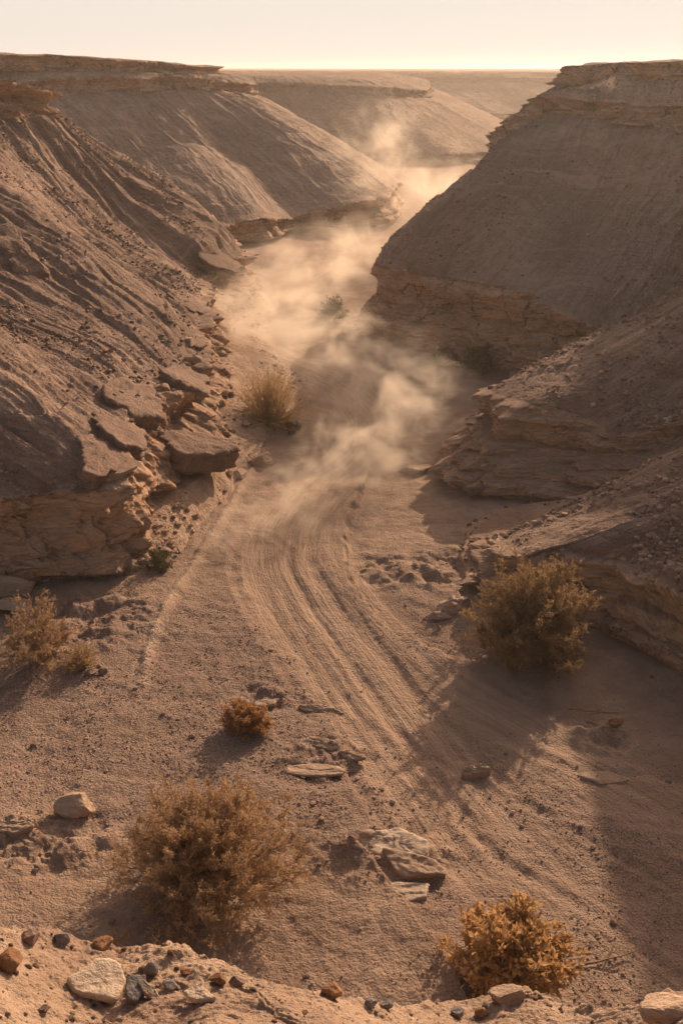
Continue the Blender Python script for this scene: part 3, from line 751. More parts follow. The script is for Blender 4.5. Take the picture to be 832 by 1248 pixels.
mR, t = new_mat('rim crust')
ge = t.n('ShaderNodeNewGeometry'); pos = ge.outputs['Position']
n1 = t.noise(pos, 1.6, 6, 0.65, 0.4); g1 = t.noise(pos, 30, 4, 0.75); g2 = t.noise(pos, 90, 3, 0.7)
c = t.mix(t.ramp(n1, [(0.38, (0,)), (0.6, (1,))]), (0.34, 0.235, 0.16), (0.44, 0.318, 0.225))
dk = t.ramp(t.noise(pos, 2.3, 5, 0.6), [(0.50, (0,)), (0.62, (.8,))])
c = t.mix(dk, c, t.mix(t.ramp(g1, [(0.4, (0,)), (0.6, (1,))]), (0.18, 0.12, 0.095), (0.36, 0.25, 0.18)))
c = t.mix(t.ramp(g1, [(0.30, (0.7,)), (0.42, (0,))]), c, (0.18, 0.10, 0.06))
c = t.mix(t.ramp(g2, [(0.30, (0.5,)), (0.42, (0,)), (0.43, (0,)), (1, (0,))]), c, (0.16, 0.10, 0.07))
finish(t, c, t.math('ADD', t.math('MULTIPLY', g1, 2.0), g2), 0.95, 0.012, 1.0)
ro = make_mesh('bank', RB2.reshape(-1, 3), gridfaces(len(sA), len(tA)), mR, True)
tag(ro, 'crumbly stony bank edge at the very front strewn with pebbles', 'bank', None, 'structure')
from mathutils.bvhtree import BVHTree
from mathutils import Vector
_sub = RB2[::2, 60:300:2]
_nr, _nc = _sub.shape[:2]
_bvh = BVHTree.FromPolygons([Vector(v) for v in _sub.reshape(-1, 3).tolist()], gridfaces(_nr, _nc).tolist())
def onRim(px, py):
    rx, ry, rz = ray(px, py)
    hit = _bvh.ray_cast(Vector((0, 0, CAMZ)), Vector((rx, ry, rz)).normalized())
    return tuple(hit[0]) if hit[0] is not None else None
def rimz(x, y):
    hit = _bvh.ray_cast(Vector((x, y, 30)), Vector((0, 0, -1)))
    return hit[0].z if hit[0] is not None else None

# ------------------------------------------------------------------ stones
def ico(sub):
    import bmesh
    bm = bmesh.new(); bmesh.ops.create_icosphere(bm, subdivisions=sub, radius=1)
    V = np.array([v.co[:] for v in bm.verts], np.float32); F = np.array([[v.index for v in f.verts] for f in bm.faces], np.int32); bm.free()
    return V, F
ICO = {k: ico(k) for k in (1, 2, 4, 5)}
def stone_geo(rs, size, sub=4, cuts=9, cutd=(0.55, 0.85), nz=0.05):
    V, F = ICO[sub]; V = V.copy()
    for _ in range(cuts):
        n = rs.randn(3); n /= np.linalg.norm(n); d = rs.uniform(*cutd)
        q = V @ n; m = q > d; V[m] -= np.outer(q[m] - d, n)
    o = rs.uniform(0, 50)
    k = fbm(V[:, 0] * 1.6 + o, V[:, 1] * 1.6, V[:, 2] * 1.6, 4, 0.55) * nz
    V = V * (1 + k[:, None])
    return V * np.array(size) * 0.5 / 0.85, F

def slab_geo(rs, size, nlay=3, flat=1.0, rag=0.0):
    """flat plate with an irregular outline and broken, layered edge"""
    na = 96; nr = 22
    th = np.linspace(0, 2 * math.pi, na, endpoint=False)
    k = rs.randint(5, 8); cr = np.sort(rs.uniform(0, 2 * math.pi, k))
    R = np.full(na, 1.0)
    for _ in range(8):
        a = rs.uniform(0, 2 * math.pi); dcut = rs.uniform(0.62, 0.95)
        c_ = np.cos(th - a); R = np.where(c_ > 0.05, np.minimum(R, dcut / np.maximum(c_, 0.05)), R)
    R = R * (1 + 0.06 * perlin(np.cos(th) * 3 + rs.uniform(0, 9), np.sin(th) * 3, 0.5)) + 0.02 * perlin(np.cos(th) * 12, np.sin(th) * 12, 0.5)
    R = R * (1 + rag * perlin(np.cos(th) * 2.2 + rs.uniform(0, 9), np.sin(th) * 2.2, 3.5) + rag * .5 * perlin(np.cos(th) * 7, np.sin(th) * 7 + rs.uniform(0, 9), 3.5))
    prof = [(0, 1.0)]
    for i in range(1, 12): prof.append((i / 12 * 0.94, 1.0))
    prof += [(0.97, 0.97), (0.99, 0.85)]
    for i in range(nlay):
        z0 = 0.75 - i * 0.75 / nlay; ind = rs.uniform(-0.03, 0.02) - rag * rs.uniform(0, .45)
        prof += [(1.0 + ind, z0), (1.0 + ind, z0 - 0.6 / nlay * .75)]
    prof += [(0.97, 0.0), (0.9, -0.1)]
    V = []
    o = rs.uniform(0, 40)
    for (r, z) in prof:
        x = np.cos(th) * R * r; y = np.sin(th) * R * r
        tilt = flat * (0.25 * perlin(x * 1.2 + o, y * 1.2, 1.0) + 0.12 * fbm(x * 4 + o, y * 4, 2.0, 3))
        st = 0.22 * np.floor(2.2 * perlin(x * 1.5 + o, y * 1.5, 6.0) + 0.5) * (r < 0.96)
        zz = z + (tilt + st * 0.6 * flat) * (z > 0.3)
        jit = 1 + (0.03 + rag * .25 * (r > .95)) * perlin(np.cos(th) * 5, np.sin(th) * 5 + o, z * 5)
        V.append(np.stack([x * jit * size[0] / 2, y * jit * size[1] / 2, zz * size[2]], 1))
    V = np.array(V); n = len(prof)
    V = V.reshape(-1, 3)
    F = []
    for i in range(n - 1):
        for a in range(na):
            b = (a + 1) % na
            F.append((i * na + a, (i + 1) * na + a, (i + 1) * na + b, i * na + b))
    return V, np.array(F)

def rotz(V, a):
    c_, s_ = math.cos(a), math.sin(a); R = np.array([[c_, -s_, 0], [s_, c_, 0], [0, 0, 1]]); return V @ R.T

def put_rock(name, loc, size, mat, label, cat='rock', rot=0.0, tilt=(0, 0), kind='stone', seed=1, sink=0.25, group=None, cuts=9, nz=0.05, cutd=(0.55, 0.85)):
    rs = np.random.RandomState(seed)
    V, F = slab_geo(rs, size, 5 if name == 'rock_ledge' else 3, 0.35 if name in ('stone_slab', 'rock_ledge') else 1.0, .22 if name == 'rock_ledge' else 0.0) if kind == 'slab' else stone_geo(rs, size, 4, cuts, cutd, nz)
    o = make_mesh(name, V, F, mat, kind == 'slab')
    o.location = (loc[0], loc[1], loc[2] + size[2] * (0.5 - sink) * (kind != 'slab') + (-0.035 if name == 'rock_slab' else 0) + (size[2] * .5 if name == 'stone_slab' else 0))
    o.rotation_euler = (tilt[0], tilt[1], rot)
    # flat-ish facets keep their edges
    tag(o, label, cat, group)
    return o

put_rock('boulder', onG(93, 990), (0.60, 0.42, 0.36), M_tan, 'rounded pale boulder sitting alone on the left gravel', 'boulder', 0.1, (0, .05), seed=4, sink=0.12, cuts=11, cutd=(0.62, 0.9), nz=0.10)
put_rock('rock_slab', onG(392, 866), (0.95, 0.26, 0.07), M_tan, 'thin tilted plate of stone beside the left edge of the tracks', 'rock slab', -0.25, (0.3, 0.05), 'slab', 11)
put_rock('rock_slab', onG(325, 856), (0.6, 0.28, 0.05), M_tan, 'small pale stone plate behind the little orange shrub', 'rock slab', 0.3, (0.1, 0), 'slab', 12)
put_rock('rock_slab', onG(392, 906), (0.85, 0.30, 0.06), M_tan, 'brown stone plate leaning over a hollow below the thin plate', 'rock slab', -0.35, (0.28, 0.08), 'slab', 13)
put_rock('rock_slab', onG(428, 922), (0.6, 0.2, 0.06), M_tan, 'narrow stone plate at the right end of the flaking crust', 'rock slab', -0.35, (0.3, 0), 'slab', 14)
put_rock('rock_slab', onG(385, 940), (1.35, 0.42, 0.05), M_tan, 'wide flaking plate of layered crust left of the tracks', 'rock slab', -0.1, (0.05, 0), 'slab', 15)
put_rock('rock_slab', onG(478, 1030), (1.25, 0.80, 0.13), M_pale, 'large pale sculpted slab with a rounded knob beside the tracks', 'rock slab', -0.25, (0.12, 0.04), 'slab', 16)
put_rock('rock_slab', onG(500, 1055), (1.2, 0.60, 0.10), M_tan, 'middle slab with a dark undercut edge below the pale sculpted slab', 'rock slab', -0.35, (0.18, 0.10), 'slab', 17)
put_rock('rock_slab', onG(490, 1088), (1.1, 0.5, 0.09), M_pale, 'front slab with cracked crosswise lines casting a shadow on the sand', 'rock slab', 0.12, (-0.02, -0.03), 'slab', 18)
put_rock('rock', onG(448, 1022), (0.26, 0.22, 0.16), M_tan, 'round knob of rock on the upper edge of the sculpted slab', 'rock', 0, (0, 0), seed=19, sink=.1, cuts=5)
put_rock('rock_slab', onG(577, 944), (0.62, 0.30, 0.16), M_tan, 'lone pointed slab lying in the shadow edge right of the tracks', 'rock slab', 0.05, (0.16, -0.12), 'slab', 21)
put_rock('rock_slab', onG(748, 880), (0.42, 0.26, 0.07), M_brown, 'small reddish plate lying against two sticks in the shade', 'rock slab', 0.6, (0.1, 0.1), 'slab', 22)
put_rock('rock_slab', onG(738, 948), (0.95, 0.50, 0.05), M_tan, 'low oval plate almost buried in the shaded sand', 'rock slab', -0.1, (0, 0), 'slab', 23)
put_rock('rock_slab', onG(14, 1010), (0.75, 0.3, 0.10), M_tan, 'buried plate edge on the far left below the boulder', 'rock slab', 0.1, (0.15, 0), 'slab', 24)
put_rock('rock', onG(10, 722), (1.1, 0.8, 0.62), M_tan, 'upper orange block at the foot of the left cliff', 'rock', 0.3, (0, .1), seed=31, sink=.25, cuts=12)
put_rock('rock', onG(20, 742), (0.9, 0.6, 0.35), M_tan, 'low flat block in front of the upper orange block', 'rock', -0.2, (0, .1), seed=32, sink=.25, cuts=12)
put_rock('rock', onG(95, 815), (0.34, 0.24, 0.16), M_dark, 'dark stone right under the twiggy left bush', 'rock', 0.1, seed=33)
put_rock('rock', onG(112, 822), (0.26, 0.20, 0.14), M_dark, 'black stone with a pale neighbour below the twiggy left bush', 'rock', 0.7, seed=34)
put_rock('rock', onG(126, 820), (0.20, 0.18, 0.14), M_dark, 'rightmost dark stone of the trio below the twiggy left bush', 'rock', 0.7, seed=35)
put_rock('rock', onG(108, 800), (0.2, 0.2, 0.14), M_dark, 'small dark stone beside the right side of the twiggy left bush', 'rock', 0.2, seed=36)
put_rock('rock', onG(318, 565), (0.85, 0.55, 0.45), M_tan, 'fallen block at the tip of the layered ledge on the left', 'rock', 0.4, seed=37, cuts=12)
put_rock('rock', onG(294, 582), (0.55, 0.45, 0.32), M_tan, 'brown block lying on the apron below the layered ledge', 'rock', 0.9, seed=38, cuts=12)
put_rock('rock', onG(276, 598), (0.40, 0.3, 0.25), M_dark, 'dark block on the sandy apron above the berm', 'rock', 1.4, seed=39, cuts=12)
put_rock('rock', onG(150, 690), (1.5, 0.7, 0.36), M_tan, 'long low layered block at the foot of the left cliff nose', 'rock', 0.1, seed=40, cuts=12)
put_rock('rock_outcrop', onG(552, 742), (1.15, 0.75, 0.62), M_tan, 'rough tan outcrop just left of the big olive bush', 'rock outcrop', 0.5, (0, -.1), seed=41, sink=.40, cuts=22, nz=.28, cutd=(.42, .78))
put_rock('rock_outcrop', onG(536, 752), (0.7, 0.4, 0.25), M_tan, 'low layered outcrop foot reaching left of the tan outcrop', 'rock outcrop', 0.2, seed=42, sink=.42, cuts=22, nz=.28, cutd=(.42, .78))
put_rock('rock_outcrop', onG(505, 575), (1.3, 0.8, 0.5), M_tan, 'low broken outcrop at the bend below the dark spur nose', 'rock outcrop', 0.5, seed=43, sink=.45, cuts=22, nz=.28, cutd=(.42, .78))
put_rock('rock', onG(665, 452), (3.2, 1.6, 1.5), M_tan, 'rounded orange rock cropping out behind the right spur', 'rock', 0.1, (0, -.25), seed=45, sink=.42, cuts=18, nz=.2)

def onS(idx, px, py, nearest=True):
    V = SURF[idx][0].astype(np.float64); X_, Y_ = proj(V); d = np.hypot(X_ - px, Y_ - py)
    c = np.nonzero(d < 6)[0]; c = c[np.argmin(V[c, 1])] if len(c) else np.argmin(d)
    return tuple(V[c])
put_rock('rock_ledge', onS(0, 40, 318), (3.6, 2.6, 1.3), M_near, 'broad brown ledge breaking out high on the left slope', 'rock ledge', -0.4, (0, .50), seed=81, sink=.60, cuts=22, nz=.30, cutd=(.40, .75))
put_rock('rock_ledge', onS(0, 4, 292), (2.8, 2.2, 1.3), M_near, 'block of the high left ledge cut by the picture edge', 'rock ledge', -0.3, (0, .50), seed=82, sink=.60, cuts=22, nz=.30, cutd=(.40, .75))
put_rock('rock_ledge', onS(0, 172, 220), (3.0, 1.6, .7), M_near, 'thin dark ledge on the crest of the left slope', 'rock ledge', -0.2, (0, .45), seed=83, sink=.55, cuts=22, nz=.28, cutd=(.40, .75))
p_ = onS(0, 246, 545)
put_rock('rock_ledge', (p_[0] - .25, p_[1] - .2, p_[2] - .15), (3.1, 2.4, .6), M_near, 'flat topped layered ledge jutting far out from the left slope', 'rock ledge', 0.25, (0.02, .20), 'slab', 46)
for (px_, py_, w_, a_, sd_, lab_) in ((146, 562, 1.9, .4, 401, 'flat ledge capping the tip of the nearest left cliff'),
        (165, 530, 2.2, .9, 402, 'flat ledge just behind the nearest cliff nose on the left'), (190, 492, 2.4, .3, 403, 'flat ledge in the recess behind the nearest left cliff nose'),
        (238, 462, 2.2, .5, 404, 'flat ledge above the far reaching layered one on the left'), (244, 412, 2.4, .9, 405, 'flat ledge on the second nose of the left cliff'),
        (246, 372, 2.6, .7, 406, 'flat ledge on the recessed left cliff beside the dust'), (284, 322, 3.6, .2, 407, 'flat ledge at the farthest tip of the left cliff')):
    p_ = onS(0, px_, py_)
    put_rock('rock_ledge', (p_[0] - .55, p_[1] - .1, p_[2] - .10), (w_ * .9, w_ * 1.15, .42), M_near, lab_, 'rock ledge', (a_ - .5) * .5, (0.0, .50), 'slab', sd_)
# angular blocks broken out of the cliffs
rs = np.random.RandomState(17)
def blocks(idx, line, n, s0, s1, label, group, spread=14, mats=(0, 1)):
    L = np.array(line, float); tt = rs.uniform(0, len(L) - 1, n)
    for q in tt:
        i_ = min(int(q), len(L) - 2); p_ = L[i_] + (L[i_ + 1] - L[i_]) * (q - i_) + rs.randn(2) * (spread, spread * .6)
        w_ = onS(idx, p_[0], p_[1]) if idx is not None else onG(p_[0], p_[1])
        sz = s0 + (s1 - s0) * rs.rand() ** 2
        put_rock('rock_block', w_, (sz, sz * rs.uniform(.6, .95), sz * rs.uniform(.35, .65)), M_block, label, 'rock', rs.uniform(0, 3.1), (rs.uniform(-.25, .25), rs.uniform(-.1, .35)), seed=int(rs.randint(9999)), sink=rs.uniform(.3, .5), group=group, cuts=16, nz=.10, cutd=(.42, .78))
blocks(0, [(140, 585), (165, 545), (172, 500), (200, 488), (235, 470), (250, 430), (245, 395), (250, 360)], 13, .35, 1.0, 'angular brown block breaking out along the edge of the left cliff', 'blocks along the left cliff edge')
blocks(0, [(160, 690), (205, 660), (240, 620), (275, 580), (300, 500), (340, 505)], 12, .2, .55, 'small fallen block lying on the sandy apron of the left cliff', 'fallen blocks on the left apron', 8)
blocks(2, [(545, 560), (570, 600), (600, 480), (560, 520), (640, 600)], 9, .3, .9, 'angular dark block on the blunt nose of the right spur', 'blocks on the right spur nose', 10)
blocks(3, [(560, 700), (620, 690), (690, 690), (740, 740), (800, 790)], 10, .2, .6, 'broken block along the foot of the near right bank', 'blocks along the near right bank', 10)
# stones on the front bank
def rim_rock(px, py, w, h, mat, label, kind='stone', seed=50, rot=0.0, tilt=(0, 0), dpt=None, sink=.2, cuts=9, name='stone', nz=.05):
    p = onRim(px, py)
    if p is None: return
    k = math.dist(p, (0, 0, CAMZ)) / FPX
    sz = (w * k, (dpt if dpt else w * .8) * k, h * k)
    return put_rock(name, p, sz, mat, label, 'stone', rot, tilt, kind, seed, sink, None, cuts, nz)
rim_rock(12, 1180, 34, 24, M_brown, 'rust brown angular stone at the left edge of the front bank', seed=50, sink=.15)
rim_rock(38, 1148, 20, 18, M_dark, 'cracked brown stone above the rust brown angular one', seed=51)
rim_rock(76, 1148, 16, 14, M_grey, 'blue grey stone near the top of the bank on the left', seed=52)
rim_rock(125, 1153, 24, 11, M_brown, 'flat rust stone on the skyline of the front bank', seed=53)
rim_rock(183, 1188, 17, 19, M_grey, 'dark slate grey pointed stone above the pale slabs', seed=54, sink=.1)
rim_rock(207, 1203, 15, 12, M_grey, 'grey stone between the pale slabs and the small oval slab', seed=55)
rim_rock(126, 1206, 78, 9, M_pale, 'large flat pale slab on the front bank', 'slab', 56, 0.05, (0.12, 0.10), 62, name='stone_slab')
rim_rock(166, 1212, 34, 9, M_grey, 'grey slab tucked against the right of the large flat pale slab', 'slab', 57, 0.3, (0.12, 0.1), 40, name='stone_slab')
rim_rock(183, 1214, 34, 8, M_pale, 'narrow leaning flake beside the grey slab', 'slab', 58, -0.7, (0.2, 0.15), 16, name='stone_slab')
rim_rock(243, 1218, 40, 7, M_pale, 'small oval pale slab right of the slab cluster', 'slab', 59, -0.25, (0.12, 0.05), 22, name='stone_slab')
rim_rock(266, 1197, 17, 12, M_brown, 'brown knobbly stone left of its darker twin on the bank', seed=60)
rim_rock(289, 1200, 18, 10, M_dark, 'dark brown stone right of the knobbly brown one', seed=61)
rim_rock(226, 1186, 11, 6, M_brown, 'small orange chip on the sloping bank', seed=62)
rim_rock(403, 1214, 22, 18, M_brown, 'lone rust stone in the middle of the front bank', seed=63, sink=.12)
rim_rock(451, 1226, 15, 10, M_grey, 'bluish grey pebble at the foot of the thin dry stems', seed=64)
rim_rock(470, 1226, 14, 9, M_grey, 'darker grey pebble next to the bluish one', seed=65)
rim_rock(492, 1218, 16, 8, M_dark, 'flat brown pebble right of the grey pair', seed=66)
rim_rock(548, 1212, 24, 9, M_tan, 'low tan stone in front of the golden bush', seed=67)
rim_rock(617, 1214, 36, 16, M_tan, 'long knobbly tan stone on the lip under the golden bush', seed=68, nz=.14, cuts=12)
rim_rock(608, 1222, 15, 12, M_brown, 'round pinkish stone just below the long knobbly one', seed=69, cuts=3)
rim_rock(586, 1238, 13, 12, M_brown, 'rusty red pebble at the bottom edge', seed=70, cuts=3)
rim_rock(556, 1236, 14, 12, M_grey, 'dark grey pebble left of the rusty red one', seed=71)
rim_rock(760, 1222, 12, 12, M_dark, 'dark stone standing on the lip at the right', seed=72)
rim_rock(818, 1238, 58, 30, M_tan, 'big tan rock cut by the right corner of the bank', seed=73, sink=.3, nz=.1)
rim_rock(55, 1232, 12, 9, M_dark, 'small dark pebble in the gravel at the bottom left', seed=74)

# anonymous pebbles on the bank: individuals sharing a label
rs = np.random.RandomState(77)
PEB = []
for i in range(6):
    V, F = stone_geo(np.random.RandomState(100 + i), (1, .8, .6), 2, 7)
    for mi, mt in enumerate((M_grey, M_brown, M_tan, M_tan, M_dark)):
        me_o = make_mesh('pebble', V, F, mt, False); PEB.append(me_o.data); bpy.data.objects.remove(me_o)
npb = 0
while npb < 130:
    px_ = rs.uniform(-20, 850); py_ = rs.uniform(1120, 1256)
    if rs.rand() > (0.9 if px_ < 160 or px_ > 420 else .5): continue
    p = onRim(px_, py_)
    if p is None: continue
    o = bpy.data.objects.new('pebble', PEB[rs.randint(len(PEB))]); COL.objects.link(o)
    s_ = .010 + .030 * rs.rand() ** 1.8
    o.scale = (s_, s_, s_ * rs.uniform(.7, 1)); o.location = (p[0], p[1], p[2] + s_ * .12)
    o.rotation_euler = (rs.uniform(-.4, .4), rs.uniform(-.4, .4), rs.uniform(0, 6.28))
    tag(o, 'small plain pebble among many strewn over the front bank', 'pebble', 'pebbles strewn over the front bank'); npb += 1

# gravel: uncountable small stones on the floor and the bank
def gravel(name, pts, sizes, mat, label, sub=1, seed=1):
    rs = np.random.RandomState(seed)
    shapes = [stone_geo(np.random.RandomState(200 + i), (1, .85, .6), sub, 6)[0] for i in range(8)]
    F0 = ICO[sub][1]; nv = len(shapes[0]); n = len(pts)
    a = rs.uniform(0, 6.28, n); c_, s_ = np.cos(a), np.sin(a)
    S = np.array(shapes)[rs.randint(8, size=n)]
    X = S[..., 0] * c_[:, None] - S[..., 1] * s_[:, None]; Y = S[..., 0] * s_[:, None] + S[..., 1] * c_[:, None]
    V = np.stack([X, Y, S[..., 2]], 2) * sizes[:, None, None] + pts[:, None, :]
    F = (F0[None] + (np.arange(n) * nv)[:, None, None]).reshape(-1, 3)
    o = make_mesh(name, V.reshape(-1, 3), F, mat, False)
    return tag(o, label, 'gravel', None, 'stuff')

def gravel_mat():
    m, t = new_mat('mixed gravel'); ge = t.n('ShaderNodeNewGeometry')
    c = t.ramp(ge.outputs['Random Per Island'], [(0, (0.16, 0.11, 0.082)), (0.3, (0.25, 0.172, 0.125)), (0.6, (0.34, 0.24, 0.17)), (0.8, (0.26, 0.20, 0.165)), (1, (0.48, 0.36, 0.27))])
    finish(t, c, None, 0.9); return m
M_grav = gravel_mat()
rs = np.random.RandomState(5)
n = 50000
rr = np.exp(rs.uniform(math.log(11.5), math.log(34), n)); aa = rs.uniform(-.36, .36, n)
gx = np.sin(aa) * rr; gy = np.cos(aa) * rr
h_, lat_, s_, mk_, gp_ = ground_h(gx, gy, True)
keep = rs.rand(n) < np.clip((gp_ - 0.2) * 1.3, 0.06, 1) * (1 - 0.85 * mk_)
cl_ = fbm(gx * 0.9, gy * 0.9, 3.0, 3); keep &= rs.rand(n) < sm(-.5, .35, cl_) 
gx, gy, h_ = gx[keep], gy[keep], h_[keep]
sz = 0.018 + 0.035 * rs.rand(len(gx)) ** 3 + 0.10 * (rs.rand(len(gx)) < .015) * rs.rand(len(gx))
gravel('gravel', np.stack([gx, gy, h_ + sz * .18], 1).astype(np.float32), sz, M_grav, 'loose mixed gravel scattered over the canyon floor', 1, 3)
n = 5200; pts = []; 
gx = rs.uniform(-1.9, 1.9, n); gy = rs.uniform(2.7, 4.4, n)
for x_, y_ in zip(gx, gy):
    q = fbm(np.array([x_ * 1.2]), np.array([y_ * 1.2]), 5.0, 2)[0]
    if rs.rand() > sm(-.4, .4, q) * .9 + .1: continue
    z_ = rimz(x_, y_)
    if z_ is not None: pts.append((x_, y_, z_))
pts = np.array(pts); sz = 0.004 + 0.012 * rs.rand(len(pts)) ** 2
gravel('gravel', pts.astype(np.float32), sz, M_grav, 'fine grit covering the front bank', 1, 8)

rs = np.random.RandomState(91)
def scree(idx, n, s0, s1, label, seed, ymax=70):
    V, ws, cl = SURF[idx]
    a = fbm(V[:, 0] * 0.35 + seed, V[:, 1] * 0.35, V[:, 2] * 0.5, 3)
    px_, py_ = proj(V.astype(np.float64))
    w = ws * sm(-.3, .5, a) * (V[:, 1] < ymax) * (px_ > -60) * (px_ < 892) * (py_ > 60) * (V[:, 1] > 8) * np.maximum(V[:, 1], 10) ** 1.2
    w = w + 0.4 * (cl > .4) * (cl < .7) * (px_ > -60) * (px_ < 892) * (V[:, 1] < ymax) * np.maximum(V[:, 1], 10)
    w = np.where(V[:, 2] < 0.02, 0, w); w = np.maximum(w, 0); w = w / w.sum()
    ii = rs.choice(len(V), n, p=w)
    sz = s0 + (s1 - s0) * rs.rand(n) ** 9
    gravel('scree', (V[ii] + np.array([0, 0, 1]) * sz[:, None] * .15 + rs.randn(n, 3) * .01).astype(np.float32), sz, M_scree, label, 1, seed)
m_, t = new_mat('slope rubble'); ge = t.n('ShaderNodeNewGeometry')
c = t.ramp(ge.outputs['Random Per Island'], [(0, (0.14, 0.09, 0.068)), (0.4, (0.22, 0.148, 0.11)), (0.8, (0.33, 0.23, 0.165)), (1, (0.42, 0.30, 0.22))])
finish(t, c, None, 0.9); M_scree = m_
scree(0, 20000, .03, .22, 'loose rubble strewn down the steep left slope', 3)
scree(2, 7000, .03, .22, 'loose rubble on the dark right spur', 5)
scree(3, 7000, .025, .20, 'loose rubble on the near right bank', 7)
scree(1, 9000, .04, .20, 'loose rubble on the large right mesa slope', 9)
# ------------------------------------------------------------------ shrubs
def tubes(lines, radii, sides=3):
    """lines: list of (k,3) arrays; radii: list of (k,) arrays"""
    V = []; F = []; base = 0
    an = np.arange(sides) * 2 * math.pi / sides; ca, sa_ = np.cos(an), np.sin(an)
    for L, R in zip(lines, radii):
        k = len(L); d = np.gradient(L, axis=0); d /= np.maximum(np.linalg.norm(d, axis=1, keepdims=True), 1e-9)
        ref = np.where(np.abs(d[:, 2:3]) > .9, [[1., 0, 0]], [[0, 0, 1.]])
        a = np.cross(d, ref); a /= np.linalg.norm(a, axis=1, keepdims=True); b = np.cross(d, a)
        ring = L[:, None] + (a[:, None] * ca[None, :, None] + b[:, None] * sa_[None, :, None]) * R[:, None, None]
        V.append(ring.reshape(-1, 3))
        i = np.arange(k - 1)[:, None] * sides + np.arange(sides)[None]; j2 = np.arange(k - 1)[:, None] * sides + (np.arange(sides)[None] + 1) % sides
        F.append(np.stack([i, j2, j2 + sides, i + sides], 2).reshape(-1, 4) + base); base += k * sides
    return np.concatenate(V), np.concatenate(F)

def leaves(pos, dirs, length, width, rs, fold=0.0):
    """rhombic two-vertex-wide blades: pos (n,3) dirs (n,3)"""
    n = len(pos); d = dirs / np.maximum(np.linalg.norm(dirs, axis=1, keepdims=True), 1e-9)
    r = rs.randn(n, 3); a = np.cross(d, r); a /= np.maximum(np.linalg.norm(a, axis=1, keepdims=True), 1e-9)
    nn = np.cross(d, a)
    L = np.asarray(length).reshape(-1, 1) * np.ones((n, 1)); W = np.asarray(width).reshape(-1, 1) * np.ones((n, 1))
    p0 = pos; p1 = pos + d * L * .5 + a * W * .5 + nn * W * fold; p2 = pos + d * L; p3 = pos + d * L * .5 - a * W * .5 + nn * W * fold
    V = np.stack([p0, p1, p2, p3], 1).reshape(-1, 3)
    return V, np.arange(4 * n).reshape(n, 4)

def grow(rs, start, d, length, k=6, curl=0.25, droop=0.0, upb=0.0):
    pts = [np.array(start, float)]; d = np.array(d, float); d /= np.linalg.norm(d)
    for i in range(k):
        d = d + rs.randn(3) * curl / k ** .5 * .6; d[2] += (upb - droop) / k; d /= np.linalg.norm(d)
        pts.append(pts[-1] + d * length / k)
    return np.array(pts)

